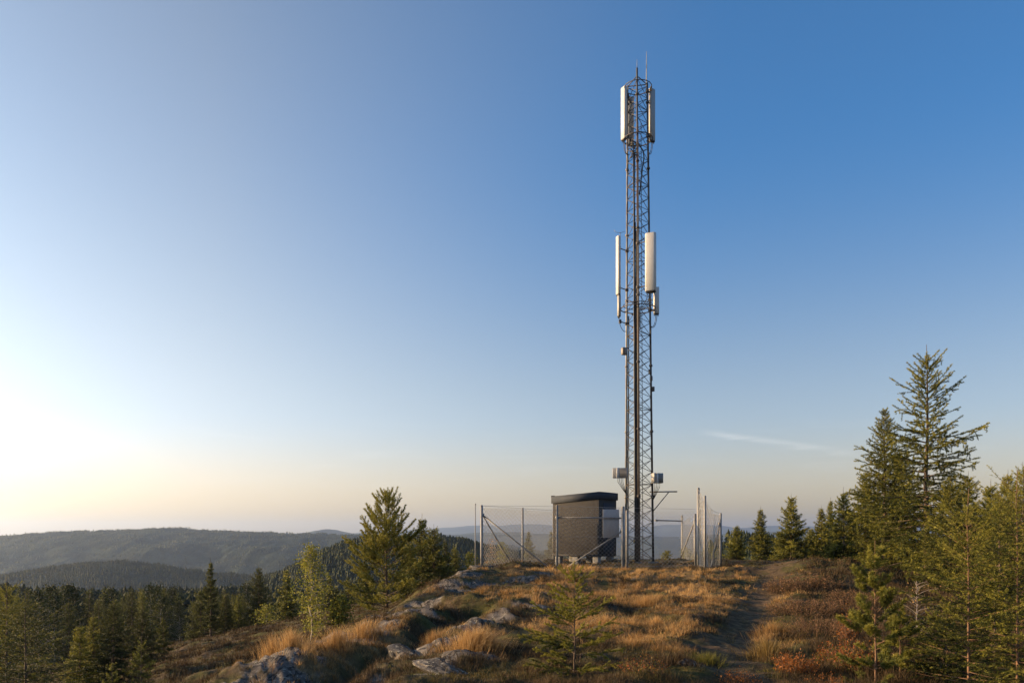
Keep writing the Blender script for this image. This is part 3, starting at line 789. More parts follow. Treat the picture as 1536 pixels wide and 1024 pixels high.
# -- the wood below the left slope, trees that still read one by one
protos = []
for i in range(7):
    Hh = 7.0
    wr = (.40, .46, .36, .5, .42, .55, .6)[i]
    prt = conifer(200 + i, Hh, Hh * wr, D=58, sub=False, droop=.22, K=5, mat='needle_dark' if i % 2 else 'needle', irregular=.3) if i < 5 else birch(210 + i, Hh, Hh * .6, n=2600, leaf=.14, mat='forest')
    protos.append(prt)
used = set(); cnt = 0; tries = 0
while cnt < 170 and tries < 4000:
    tries += 1
    D = math.exp(random.uniform(math.log(46), math.log(150))); px = random.uniform(-150, 700)
    x = wx(px, D)
    if x > edge(D) - 7: continue
    i = random.randrange(7)
    Hh = random.uniform(4.5, 8.0) * (.72 + D / 260)
    if wz(872, D) < gz(x, D) + Hh: Hh = wz(random.uniform(874, 900), D) - gz(x, D)
    if Hh < 2.5: continue
    birchy = i >= 5
    r = empty('birch_tree' if birchy else 'spruce_tree', (x, D, gz(x, D) - .1), random.uniform(0, 6.28))
    s = Hh / 7.0
    r.scale = (s * random.uniform(.9, 1.2),) * 2 + (s,)
    if i not in used:
        used.add(i)
        for p in protos[i]: p.parent = r
    else:
        for p in protos[i]: copy_tree(p, r)
    tag(r, 'small rounded broadleaf tree in the dark wood below the left slope' if birchy else 'dark spruce in the wood below the left heather slope', 'tree',
        'broadleaf trees in the wood below the slope' if birchy else 'spruces in the wood below the slope')
    cnt += 1

# ------------------------------------------------------------------ lattice mast
MX, MY = wx(958, 34), 34.0
MG = gz(MX, MY)
PX = 34.0 / F
def lx(px): return (px - 958) * PX            # local x from the photograph's column
def lz(py): return wz(py, MY) - MG            # local height from its row
mast = tag(empty('lattice_mast', (MX, MY, MG)), 'tall three-legged steel lattice telecom mast with white panel antennas, rising behind the fence', 'mast')
ZT = lz(121)
def leg(i, z):
    t = z / ZT
    Rr = .67 - .19 * t; cx = .03 - .09 * t
    a = R((20, -100, 140)[i])
    return Vector((cx + Rr * math.cos(a), Rr * math.sin(a), z))
for i in range(3):
    b = MB()
    b.tube(leg(i, -.35), leg(i, ZT + (.0, .25, -.05)[i]), .048, .040, 10)
    for k in range(1, 8):
        z = ZT * k / 7.3
        b.tube(leg(i, z - .03), leg(i, z + .03), .075, .075, 10)
        for s in range(6): 
            a = s * 1.047; c = leg(i, z); b.tube(c + Vector((.062 * math.cos(a), .062 * math.sin(a), -.05)), c + Vector((.062 * math.cos(a), .062 * math.sin(a), .05)), .010, n=5)
    b.box(tuple(leg(i, -.05)), (.34, .34, .5), 0, .02) if i == 9 else None
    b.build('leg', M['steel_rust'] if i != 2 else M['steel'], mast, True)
nb = 38
for i in range(3):
    j = (i + 1) % 3; b = MB()
    for k in range(nb):
        z0 = .15 + (ZT - .3) * k / nb; z1 = .15 + (ZT - .3) * (k + 1) / nb
        b.tube(leg(i, z0), leg(j, z1), .0125, n=5, cap=False)
        p, q = leg(j, z0), leg(i, z1); o = (p - q).cross(Vector((0, 0, 1))).normalized() * .024
        b.tube(p + o, q + o, .0125, n=5, cap=False)
        if k % 6 == 0: b.tube(leg(i, z0), leg(j, z0), .014, n=5, cap=False)
    b.tube(leg(i, ZT - .08), leg(j, ZT - .08), .02, n=6)
    b.build('bracing', M['steel_rust'], mast, True)
# cable run and climbing ladder on the front leg
b = MB()
for k in range(9):
    off = Vector((-.15 + .036 * (k % 5), .07 + .05 * (k // 5) + .01 * (k % 2), 0))
    top = (lz(232), lz(238), lz(340), lz(352), lz(365), lz(225), lz(440), lz(455), lz(470))[k]
    P = []; n = 22
    for m in range(n + 1):
        z = .05 + (top - .05) * m / n
        P.append(leg(1, z) + off + Vector((random.uniform(-.014, .014), random.uniform(-.012, .012), 0)))
    b.path(P, .023, 6)
b.build('cable_bundle', M['black'], mast, True)
b = MB()
for m in range(2):
    b.path([leg(1, .1) + Vector((.03 + .12 * m, -.06, 0)), leg(1, ZT * .9) + Vector((.03 + .12 * m, -.06, 0))], .013, 6)
z = .3
while z < ZT * .9:
    b.tube(leg(1, z) + Vector((.03, -.06, 0)), leg(1, z) + Vector((.15, -.06, 0)), .008, n=5, cap=False); z += .28
b.build('climbing_ladder', M['steel_rust'], mast, True)
b = MB()
for k in range(3):
    P = [leg(2, lz(840) + (lz(470) - lz(840)) * m / 16) + Vector((.07 + .02 * k, .02 * k, 0)) + Vector((random.uniform(-.012, .012), 0, 0)) for m in range(17)]
    b.path(P, .012, 5)
b.build('cable_bundle', M['black'], mast, True)
# knot of coiled cable under the head
b = MB()
for k in range(6):
    c = leg(1, lz(222 + 4 * k)) + Vector((-.13, .10, 0)); rr = .10 + .02 * (k % 3)
    b.path([c + Vector((rr * math.cos(t * .7), .8 * rr * math.sin(t * .7), .05 * math.sin(t * 1.3 + k))) for t in range(10)], .02, 6)
P = [leg(1, lz(225)) + Vector((.05, -.02, 0)), leg(1, lz(236)) + Vector((.24, -.04, 0)), leg(1, lz(246)) + Vector((.27, -.05, 0)), leg(1, lz(262)) + Vector((.20, -.04, 0)), leg(1, lz(300)) + Vector((.08, -.03, 0))]
b.path(P, .028, 6)
b.build('cable_coil', M['black'], mast, True)
for (px, y0, y1, r, py) in ((953, 99, 124, .018, -.45), (970.5, 75, 128, .024, .12)):
    b = MB(); b.tube((lx(px), py, lz(y1)), (lx(px), py, lz((y0 + y1) / 2)), r, r * .8, 8); b.tube((lx(px), py, lz((y0 + y1) / 2)), (lx(px), py, lz(y0)), r * .7, r * .4, 8)
    b.build('whip_antenna', M['radome_grey'], mast, True)

def panel(label, px, y0, y1, wd, dp, yaw, yy, legi, mat, arms, tails):
    """upright panel antenna with its clamps and cable tails; arms: rows of the photograph where it is clamped"""
    zc = (lz(y0) + lz(y1)) / 2; h = lz(y0) - lz(y1); cx = lx(px)
    b = MB(); b.box((cx, yy, zc), (wd, dp, h), yaw, min(wd, dp) * .32)
    o = b.build('panel_antenna', M[mat], mast, False); tag(o, label)
    b = MB(); b.box((cx, yy, lz(y1) - .02), (wd * .9, dp * .9, .05), yaw, .03)
    for k in range(4):
        t = (k - 1.5) * .24 * wd
        b.tube((cx + t * math.cos(yaw), yy + t * math.sin(yaw), lz(y1) - .10), (cx + t * math.cos(yaw), yy + t * math.sin(yaw), lz(y1)), .017, n=6)
    b.build('end_cap', M['black'], o)
    for ay in arms:
        b = MB(); z = lz(ay); L = leg(legi, z)
        d = Vector((cx, yy, z)) - L; d = d - d.normalized() * dp * .3
        b.tube(L, L + d, .022, n=8); b.tube(L + Vector((0, 0, -.06)), L + Vector((0, 0, .06)), .075, n=8)
        e = L + d * .92; b.box(tuple(e), (.09, .09, .16), yaw, .01)
        b.build('mounting_bracket', M['steel_rust'], o)
    for k in range(tails):
        b = MB(); t = (k - (tails - 1) / 2) * .22 * wd
        p0 = Vector((cx + t * math.cos(yaw), yy + t * math.sin(yaw), lz(y1) - .10)); z2 = lz(y1) - .55 - .05 * k; p3 = leg(legi, z2) + Vector((.03 * k, -.05, 0))
        p1 = p0 + Vector((0, 0, -.30)); p2 = p0.lerp(p3, .55) + Vector((0, 0, -.38))
        P = [p0 * (1 - s) ** 3 + p1 * 3 * s * (1 - s) ** 2 + p2 * 3 * s * s * (1 - s) + p3 * s ** 3 for s in [m / 9 for m in range(10)]]
        P.append(p3 + Vector((0, 0, -.8)))
        b.path(P, .013, 6); b.build('feeder_cable', M['black'], o)
    return o
panel('cream white panel antenna on the left of the mast head', 936.8, 128, 206, .30, .16, R(-62), .16, 2, 'radome', (138, 200), 2)
panel('shaded grey panel antenna on the right of the mast head', 979.8, 128, 206, .30, .15, R(38), .30, 0, 'radome_grey', (134, 201), 2)  # darker grey housing puts the shade on this panel into its colour
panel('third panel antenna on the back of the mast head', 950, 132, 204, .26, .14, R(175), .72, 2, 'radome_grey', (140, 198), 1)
panel('long thin white panel antenna held off the left side at mid height', 927.2, 355, 442, .24, .13, R(-68), -.05, 2, 'radome', (372, 431), 0)
panel('short thin antenna below the long one on the left', 928.3, 443, 474, .16, .12, R(-68), -.05, 2, 'radome_grey', (482,), 1)
panel('largest white panel antenna on the right face at mid height', 970.8, 361.4, 446, .45, .24, R(-24), -.86, 1, 'radome', (372, 437), 4)
panel('short grey panel antenna low behind the largest one', 986.6, 427, 467, .24, .15, R(10), .34, 0, 'radome', (436, 462), 2)
# small bits on the head
b = MB()
for py_ in (130, 199): b.box((lx(977.5), .16, lz(py_)), (.07, .07, .18), .4, .012)
b.build('clamp', M['copper'], mast)
b = MB(); c = Vector((lx(930), -.05, lz(355)))
b.tube(c, c + Vector((0, 0, .17)), .010, n=5); b.path([c + Vector((-.26, 0, .27)), c + Vector((-.18, 0, .17)), c + Vector((0, 0, .14)), c + Vector((.2, 0, .2))], .009, 5)
b.build('dipole_antenna', M['steel'], mast, True)  # small dipole aerial above the long left panel
b = MB()      # head ring, mid-height ring and their stubs
def ring(z, Rr, r):
    P = [Vector((-.03 + Rr * math.cos(t * .3927), Rr * math.sin(t * .3927), z)) for t in range(17)]
    b.path(P, r, 6, False)
ring(lz(463), .74, .022); ring(lz(458), .62, .016); ring(lz(209), .62, .022); ring(lz(131), .58, .018)
for i in range(3):
    for zz in (463, 209, 131):
        p = leg(i, lz(zz)); b.tube((-.03 + p.x * .9, p.y * .9, p.z), (p.x * 1.18, p.y * 1.18, p.z), .022, n=6)
b.build('support_ring', M['steel_rust'], mast, True)
b = MB()      # small grey box on the left leg
c = Vector((lx(937.8), -.02, lz(527)))
b.box(tuple(c + Vector((-.05, -.02, 0))), (.24, .2, .30), .4, .05)
b.tube(c, leg(2, lz(527)), .022, n=6); b.build('equipment_box', M['steel'], mast)
b = MB()
for (px, py_) in ((976, 556), (981, 582), (978, 566)): b.box((lx(px), .2, lz(py_)), (.10, .10, .2), .3, .015)
b.build('junction_box', M['steel_rust'], mast)
def radio(label, px, py_, wd, dp, h, yaw, yy, legi):
    b = MB(); cx, z = lx(px), lz(py_)
    b.box((cx, yy, z), (wd, dp, h), yaw, .02)
    for k in range(7):      # cooling fins
        t = (k - 3) * wd * .065 + wd * .22
        b.box((cx + t * math.cos(yaw) + dp * .55 * math.sin(yaw), yy + t * math.sin(yaw) - dp * .55 * math.cos(yaw), z), (.012, dp * .16, h * .86), yaw)
    o = b.build('radio_unit', M['radome_grey'], mast); tag(o, label)
    b = MB(); b.box((cx - (wd * .17) * math.cos(yaw) + dp * .56 * math.sin(yaw), yy - (wd * .17) * math.sin(yaw) - dp * .56 * math.cos(yaw), z), (wd * .14, dp * .22, h * 1.03), yaw, .01)
    b.build('cover_strip', M['radome'], o)
    b = MB(); L = leg(legi, z); b.tube((cx, yy, z + h * .2), L + Vector((0, 0, h * .2)), .025, n=6); b.tube((cx, yy, z - h * .3), L + Vector((0, 0, -h * .3)), .025, n=6)
    b.build('mounting_bracket', M['steel_rust'], o)
    b = MB()
    for k in range(4):
        p = Vector((cx + (k - 1.5) * .07, yy, z - h / 2)); e = L + Vector((.05, .05, -h / 2 - .7))
        b.path([p, p + Vector((0, 0, -.16)), p.lerp(e, .5) + Vector((0, 0, -.1)), e], .012, 5)
    b.build('feeder_cable', M['black'], o)
radio('two-tone radio unit on the left side of the mast above the cabin', 930, 709.5, .64, .26, .42, R(-12), -.12, 2)
radio('grey radio unit on the right side of the mast above the boom arm', 985.5, 717, .44, .28, .42, R(18), -.05, 0)
b = MB(); z = lz(737)
L = leg(0, z); e = Vector((lx(1017), L.y - .05, z + .01)); b.tube(L + Vector((-.12, 0, 0)), e, .028, n=8)
b.tube(leg(0, lz(767)), Vector((lx(1004), L.y - .04, z - .02)), .022, n=8)
b.build('support_arm', M['steel'], mast, True)
b = MB(); b.box((lx(950.5), -.35, lz(811)), (.10, .06, .10), .2, .015); b.build('cable_clip', M['yellow'], mast)
for i in range(3):
    p = leg(i, -.08); b = MB(); b.box((p.x, p.y, -.2), (.36, .36, .5), .3, .03); b.build('footing', M['concrete'], mast)

# ------------------------------------------------------------------ equipment cabin
CD = 32.6; CX = wx(898.5, CD); CA = R(35)
U = Vector((-math.cos(CA), math.sin(CA), 0)); W = Vector((math.sin(CA), math.cos(CA), 0))   # along the front, along the side
CW, CDp = 2.22, 1.52
cg = gz(CX - .6, CD + 1)
ctr = Vector((CX, CD, 0)) + U * CW / 2 + W * CDp / 2
cabin = tag(empty('equipment_cabin', (ctr.x, ctr.y, cg), math.pi - CA), 'dark windowless equipment cabin with blue-black mono-pitch roof, on concrete feet behind the fence', 'cabin')
# local axes: +x = U, +y = -W (towards the camera)
zb = wz(834.5, CD) - cg; zt = wz(737, CD) - cg - .22
b = MB(); b.box((0, 0, (zb + zt) / 2), (CW, CDp, zt - zb), 0, .012)
wl = b.build('wall', M['cabin_front'], cabin)
b = MB()
for k in range(1): b.box((0, CDp / 2 + .003, zb + .05), (CW - .02, .014, .06))
b.build('base_strip', M['cabin_front'], cabin)
b = MB(); b.box((-CW / 2 - .012, .0, (zb + zt) / 2 - .05), (.03, .86, zt - zb - .35), 0, .004)
dr = b.build('door', M['roof'], cabin)
b = MB(); b.box((-CW / 2 - .045, .30, (zb + zt) / 2 - .1), (.04, .04, .16), 0, .008); b.build('handle', M['steel'], dr)
# roof: sloping slab with fascia, low ridge near the right-hand end
rz0 = wz(737, CD) - cg
b = MB()
ox, oy = .05, .05
hx, hy = CW / 2 + ox, CDp / 2 + oy
def roofz(x): return rz0 - .13 * (x + hx) / (2 * hx)
b.add([(-hx, -hy, roofz(-hx) - .30), (hx, -hy, roofz(hx) - .30), (hx, hy, roofz(hx) - .30), (-hx, hy, roofz(-hx) - .30),
       (-hx, -hy, roofz(-hx)), (hx, -hy, roofz(hx)), (hx, hy, roofz(hx)), (-hx, hy, roofz(-hx)), (-hx, 0, roofz(-hx) + .004), (hx, 0, roofz(hx) + .004)],
      [[3, 2, 1, 0], [0, 1, 5, 4], [2, 3, 7, 6], [1, 2, 6, 9, 5], [3, 0, 4, 8, 7], [4, 5, 9, 8], [8, 9, 6, 7]])
rf = b.build('roof', M['roof'], cabin)
b = MB(); b.box((hx - .06, hy - .05, roofz(hx) + .01), (.14, .10, .05), 0, .006)
b.build('roof_trim', M['roof'], rf)
for (fx, fy) in ((-CW / 2 + .2, CDp / 2 - .18), (0.05, CDp / 2 - .18), (CW / 2 - .2, CDp / 2 - .18), (-CW / 2 + .2, -CDp / 2 + .2), (0.05, -CDp / 2 + .2), (CW / 2 - .2, -CDp / 2 + .2)):
    b = MB(); b.box((fx, fy, zb / 2 - .12), (.26, .26, zb + .24), .05, .025); b.build('footing', M['concrete'], cabin)

# ------------------------------------------------------------------ chain link fence, gate
def fp(px, D): return Vector((wx(px, D), D, gz(wx(px, D), D)))
def chain(name, segs, parent, pitch=.15, r=.0048):
    """woven diamond mesh between upright lines; segs: (A bottom, B bottom, top heights at A and B, sag)"""
    Vv, Ff = [], []; nv = 0
    for (A, B, za, zb_, sag, lift) in segs:
        L = (B - A).xy.length; n = max(2, int(L / pitch)); 
        side = Vector((B.x - A.x, B.y - A.y, 0)).normalized(); nor = Vector((-side.y, side.x, 0))
        tops = lambda u: A.z + lift + (za + (zb_ - za) * (u if sag <= 0 else (1 - (1 - u) ** (1 + 2.2 * sag)))) + ((B.z - A.z) * u)
        bot = lambda u: A.z + (B.z - A.z) * u + lift
        nz = int((max(za, zb_) - lift) / pitch)
        for fam in (1, -1):
            for k in range(-nz, n + nz):
                run = []
                for m in range(nz + 1):
                    s = k + m * fam if fam == 1 else k - m + nz
                    s = k + m if fam == 1 else k + nz - m
                    u = s / n
                    if u < 0 or u > 1: 
                        if len(run) > 1: break
                        continue
                    z = bot(u) + m * pitch
                    if z > tops(u): 
                        if len(run) > 1: break
                        continue
                    run.append(A.lerp(B, u).xy.to_3d() + Vector((0, 0, z)) + nor * (.006 * fam * (1 if m % 2 else -1)))
                if len(run) > 1:
                    run = [run[0]] + run[1:-1:2] + [run[-1]] if len(run) > 4 else run
                    for p in run:
                        for a in range(3):
                            t = a * 2.094
                            Vv.append(p + (side * math.cos(t) * 1.0 + nor * math.sin(t)) * r * 1.2)
                    for i in range(len(run) - 1):
                        for a in range(3):
                            a2 = (a + 1) % 3
                            Ff.append((nv + i * 3 + a, nv + i * 3 + a2, nv + i * 3 + 3 + a2, nv + i * 3 + 3 + a))
                    nv += len(run) * 3
        # line wires along the top, middle and bottom
        for frac in (1.0, .52, .03):
            m = 14
            for q in range(m):
                u0, u1 = q / m, (q + 1) / m
                p0 = A.lerp(B, u0); p1 = A.lerp(B, u1)
                z0 = bot(u0) + (tops(u0) - bot(u0)) * frac; z1 = bot(u1) + (tops(u1) - bot(u1)) * frac
                for (p, z) in ((p0, z0), (p1, z1)):
                    for a in range(3):
                        t = a * 2.094
                        Vv.append(Vector((p.x, p.y, z)) + (Vector((0, 0, 1)) * math.cos(t) + nor * math.sin(t)) * r * 1.3)
                for a in range(3):
                    a2 = (a + 1) % 3
                    Ff.append((nv + a, nv + a2, nv + 3 + a2, nv + 3 + a))
                nv += 6
    return mk(name, np.array([tuple(v) for v in Vv]), [np.array(Ff)], M['wire'], parent)

FD = 29.6
c1, c4, c5, c7 = fp(722.5, FD), fp(835.5, FD), fp(934.5, FD), fp(1043, FD + .3)
s2, s3 = fp(784, 33.2), fp(830.5, 37.0)
b1, b2, b3 = fp(912, 39.5), fp(1023, 42), fp(1042, 35.5)
fence = tag(empty('chain_link_fence', tuple(c1)), 'grey chain-link fence on steel posts around the mast foot and cabin', 'fence')
O = Vector(tuple(c1))
def loc(p): return Vector(p) - O
def fpost(p, topy, D, r, name='post', cap=True):
    b = MB(); top = wz(topy, D)
    b.tube(loc((p.x, p.y, p.z - .3)), loc((p.x, p.y, top)), r, n=12)
    if cap: b.tube(loc((p.x, p.y, top - .01)), loc((p.x, p.y, top + .025)), r * 1.12, r * .6, 12)
    return b.build(name, M['post'], fence, True)
fpost(c1, 758, FD, .050); fpost(s2, 762, 33.2, .040); fpost(s3, 765, 37, .045); fpost(c4, 758, FD, .042)
p5 = fpost(c5, 760, FD, .062)
c5b = fp(940.5, FD + .35); fpost(c5b, 766, FD + .35, .05)
fpost(c7, 771, FD + .3, .045); fpost(b1, 778, 39.5, .04); fpost(b2, 773, 42, .05); fpost(b3, 776, 35.5, .04)
def bar(p, q, r, name='brace'):
    b = MB(); b.tube(loc(p), loc(q), r, n=8); b.tube(loc(p) - Vector((0, 0, .05)), loc(p) + Vector((0, 0, .05)), r * 2.1, n=8); return b.build(name, M['post'], fence, True)
bar((c1.x + .04, c1.y + .03, wz(772, FD)), (wx(828, FD), FD + .06, gz(wx(828, FD), FD) - .05), .026)
bar((c1.x + .03, c1.y + .08, wz(772, FD)), (wx(769, 32.4), 32.4, gz(wx(769, 32.4), 32.4) - .05), .026)
bar((c5.x - .05, c5.y + .05, wz(797, FD)), (wx(842, FD), FD + .08, gz(wx(842, FD), FD) - .05), .026)
bar((c4.x, c4.y + .06, wz(776, FD)), (c5.x, c5.y + .06, wz(776.5, FD)), .030, 'rail')
bar((wx(984, 40.5), 40.5, wz(780, 40.5)), (b2.x, b2.y, wz(781, 42)), .035, 'rail')
bar((b3.x, b3.y, wz(782, 35.5)), (wx(1020, 38), 38, gz(wx(1020, 38), 38) - .02), .03)
H_ = lambda p, py, D: wz(py, D) - p.z
chain('wire_mesh', [(loc(c1), loc(c4), H_(c1, 759, FD), H_(c4, 760, FD), 0, .02), (loc(c4), loc(c5), H_(c4, 760, FD), H_(c5, 762, FD), 0, .02), (loc(c5), loc(c7), H_(c5, 762, FD), H_(c7, 764, FD), 0, .02)], fence)
chain('wire_mesh', [(loc(c1), loc(s2), H_(c1, 759, FD), H_(s2, 763, 33.2), 0, .02), (loc(s2), loc(s3), H_(s2, 763, 33.2), H_(s3, 766, 37), 0, .02)], fence, .16)
chain('wire_mesh', [(loc(s3), loc(b1), H_(s3, 766, 37), H_(b1, 779, 39.5), 0, .02), (loc(b1), loc(b2), H_(b1, 779, 39.5), H_(b2, 775, 42), 0, .02), (loc(b2), loc(b3), H_(b2, 775, 42), H_(b3, 777, 35.5), 0, .02), (loc(b3), loc(c7), H_(b3, 777, 35.5), H_(c7, 771, FD), 0, .02)], fence, .22, .0030)

g1, g2, g3 = fp(1047.5, 29.2), fp(1057.5, 27.9), fp(1081, 29.8)
gate = tag(empty('fence_gate', tuple(g1)), 'open gate wing of the fence with two tall posts and sagging mesh', 'gate')
O = Vector(tuple(g1)); fence_ = fence; fence = gate
fpost(g1, 732, 29.2, .052); fpost(g2, 744, 27.9, .042); fpost(g3, 770, 29.8, .042)
g1b = fp(1050, 30.6); fpost(g1b, 764, 30.6, .035); g2b = fp(1061, 28.6); fpost(g2b, 806, 28.6, .03)
bar((g3.x - .03, g3.y + .02, wz(785, 29.8)), (wx(1065, 28.6), 28.6, gz(wx(1065, 28.6), 28.6) - .03), .026)
chain('wire_mesh', [(loc(g1), loc(g2), H_(g1, 735, 29.2), H_(g2, 752, 27.9), 0, .03), (loc(g2), loc(g3), H_(g2, 750, 27.9), H_(g3, 770.5, 29.8), .9, .03)], gate, .14, .0048)
pole = fp(713, 31)
b = MB(); b.tube((0, 0, -.2), (0, 0, wz(756, 31) - pole.z), .020, .016, 8); b.tube((0, 0, wz(756.5, 31) - pole.z), (0, 0, wz(755, 31) - pole.z), .026, n=8)
po = b.build('thin_pole', M['post'], None, True); po.location = pole; tag(po, 'thin bare metal pole standing left of the fence corner', 'pole')
bp = fp(916.5, FD + .12)
b = MB(); b.box((0, 0, 0), ((929 - 904.5) / F * FD, .018, (806 - 763.5) / F * FD), 0, .004)
bo = b.build('board', M['board']); bo.location = (bp.x, bp.y, wz(784.7, FD)); tag(bo, 'blank pale grey board fixed to the fence beside the thick front post', 'board')

# ------------------------------------------------------------------ rocks
def rock(px, D, sx, sy, sz, seed, label, rz=0.0, sink=.35, name='rock'):
    import bmesh
    bm = bmesh.new(); bmesh.ops.create_icosphere(bm, subdivisions=5, radius=1)
    g = np.random.default_rng(seed)
    co = np.array([v.co[:] for v in bm.verts])
    for k in range(13):     # broken planes
        nrm = unit(g.normal(size=3)); dd = g.uniform(.55, .9)
        s = co @ nrm; co = co - np.maximum(0, s - dd)[:, None] * nrm * .93
    nn = fbm(co[:, 0] * 1.7 + co[:, 2] * 1.3, co[:, 1] * 1.7 - co[:, 2] * .9, seed, 5)
    n2 = fbm(co[:, 0] * 7 + co[:, 2] * 5, co[:, 1] * 7 - co[:, 2] * 6, seed + 3, 3)
    co = co * (1 + .2 * nn + .06 * n2 - .10 * np.clip(.12 - np.abs(nn), 0, .12) / .12)[:, None] * np.array([sx, sy, sz])
    Fc = np.array([[v.index for v in f.verts] for f in bm.faces]); bm.free()
    o = mk(name, co, [Fc], M['rock'], None, None, True)
    x = wx(px, D); o.location = (x, D, gz(x, D) + sz * (1 - 2 * sink)); o.rotation_euler = (g.uniform(-.12, .12), g.uniform(-.2, .1), rz)
    tag(o, label, 'rock'); return o
rock(505, 10.1, .30, .42, .20, 1, 'dark rounded boulder at the end of the gully, bottom left of centre', .3, .5)
rock(445, 9.7, .34, .46, .20, 2, 'dark shaded boulder at the bottom left corner of the knoll, left of the gully end', .9, .55)
rock(602, 11.5, .22, .36, .12, 4, 'grey rock with a shaded right face at the upper end of the gully boulders', .5, .5)
rock(665, 9.8, .36, .50, .09, 6, 'flat cracked slab under the brown heather, bottom centre', .6, .78)
rock(722, 28.2, .50, .3, .17, 8, 'small pale stone at the foot of the left fence corner', .2, .5)
rock(1030, 9.6, .14, .10, .08, 9, 'small pale stone near the foot of the path', .2, .5)

# ------------------------------------------------------------------ ground cover
def blades(P, L, az, lean, wd, tint, bend=1.0):
    n = len(P)
    d = np.stack([np.cos(az), np.sin(az), np.zeros(n)], 1); s = np.stack([-np.sin(az), np.cos(az), np.zeros(n)], 1)
    a2 = rng.uniform(0, np.pi, n); s = np.stack([np.cos(a2), np.sin(a2), np.zeros(n)], 1)
    up = np.array([0, 0, 1.0])
    m = P + d * (L * np.sin(lean * .55) * .5)[:, None] + up * (L * np.cos(lean * .55) * .5)[:, None]
    e2 = np.minimum(lean * (1 + .6 * bend), 1.9)
    t = m + d * (L * np.sin(e2) * .5)[:, None] + up * (L * np.cos(e2) * .5)[:, None]
    w2 = (wd * .5)[:, None]
    V = np.stack([P - s * w2, P + s * w2, m + s * w2 * .75, m - s * w2 * .75, t], 1).reshape(-1, 3)
    o = (np.arange(n) * 5)[:, None]
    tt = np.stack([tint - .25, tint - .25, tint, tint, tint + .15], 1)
    return V, np.array([[0, 1, 2, 3]]) + o, np.array([[3, 2, 4]]) + o, np.clip(tt, 0, 1).ravel()
def scatter(n, r0, r1, a0=-37, a1=37, power=1.0):
    """points in the view sector, density falling with distance"""
    r = np.exp(rng.uniform(math.log(r0), math.log(r1), n)) if power == 1 else np.sqrt(rng.uniform(r0 ** 2, r1 ** 2, n))
    a = np.radians(rng.uniform(a0, a1, n))
    return r * np.sin(a), r * np.cos(a), r
def cover(name, mat, x, y, r, per, height, spread, width, lean, tint0, label=None):
    """tufts at x,y -> one mesh of blades"""
    n = len(x); h = height * rng.uniform(.55, 1.3, n)
    idx = np.repeat(np.arange(n), per); k = len(idx)
    a = rng.uniform(0, 2 * np.pi, k); rr = np.abs(rng.normal(0, 1, k)) * spread[idx] if hasattr(spread, '__len__') else np.abs(rng.normal(0, 1, k)) * spread
    px_ = x[idx] + rr * np.cos(a); py_ = y[idx] + rr * np.sin(a)
    P = np.stack([px_, py_, ground(px_, py_) - .015], 1)
    az_ = a + rng.normal(0, .6, k)
    ln = np.abs(lean * rng.uniform(.3, 1.25, k))
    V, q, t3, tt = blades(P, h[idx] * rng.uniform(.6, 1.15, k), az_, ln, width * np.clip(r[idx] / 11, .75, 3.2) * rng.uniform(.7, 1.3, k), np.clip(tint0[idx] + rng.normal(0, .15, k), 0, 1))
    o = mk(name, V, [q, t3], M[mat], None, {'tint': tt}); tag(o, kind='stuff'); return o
pathx = lambda y: np.interp(y, [p[1] for p in PATH], [p[0] for p in PATH])

# dry golden grass
x, y, r = scatter(26000, 6.5, 36)
g_ = goldfield(x, y); keep = (g_ + rng.normal(0, .12, len(x)) > .42) & (pathmask(x, y) < .35) & (rockmask(x, y) < rng.uniform(.3, 1.05, len(x))) & (x > edge(y) - 1.5)
x, y, r, g_ = x[keep], y[keep], r[keep], g_[keep]
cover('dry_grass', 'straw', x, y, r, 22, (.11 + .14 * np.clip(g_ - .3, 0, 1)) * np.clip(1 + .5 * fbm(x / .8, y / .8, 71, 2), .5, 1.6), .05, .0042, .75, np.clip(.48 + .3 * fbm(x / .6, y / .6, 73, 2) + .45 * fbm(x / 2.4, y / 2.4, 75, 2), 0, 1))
# olive sedge and low grass
x, y, r = scatter(22000, 6.2, 42)
keep = (fbm(x / .8, y / .8, 81, 3) > -.08) & (pathmask(x, y) < rng.uniform(.1, 1.25, len(x))) & (rockmask(x, y) < .4)
x, y, r = x[keep], y[keep], r[keep]
cover('low_grass', 'sedge', x, y, r, 13, np.full(len(x), .105), .05, .0042, .8, np.clip(.42 + .4 * fbm(x / .7, y / .7, 83, 2), 0, 1))
# heather mats
def heathfield(x, y):
    return .55 * fbm(x / 1.0, y / 1.0, 91, 3) + .42 * sstep(.5, 1.6, x - pathx(y)) + .25 * sstep(-4.2, -6, x) + .2 * sstep(12, 8, y) - .35 * sstep(.4, .8, goldfield(x, y))
x, y, r = scatter(30000, 6.0, 62, -40, 37)
hf = heathfield(x, y); keep = (hf > .06) & (pathmask(x, y) < .3) & (rockmask(x, y) < .5)
x, y, r, hf = x[keep], y[keep], r[keep], hf[keep]
hh = (.09 + .17 * np.clip(hf, 0, .8)) * np.clip(1 + .5 * fbm(x / .6, y / .6, 95, 2), .5, 1.6)
cover('heather', 'heather', x, y, r, 22, hh, .075 * np.clip(r / 14, 1, 2.5), .0058, .55, np.clip(.45 + .4 * fbm(x / .5, y / .5, 97, 2), 0, 1))
# moss and crowberry cushions
x, y, r = scatter(15000, 6.0, 45)
keep = (fbm(x / .6, y / .6, 101, 3) > .05) & (pathmask(x, y) < .4) & (rockmask(x, y) < .8)
x, y, r = x[keep], y[keep], r[keep]
cover('moss', 'moss', x, y, r, 16, np.full(len(x), .055), .055, .007, .9, np.clip(.5 + .4 * fbm(x / .5, y / .5, 103, 2), 0, 1))

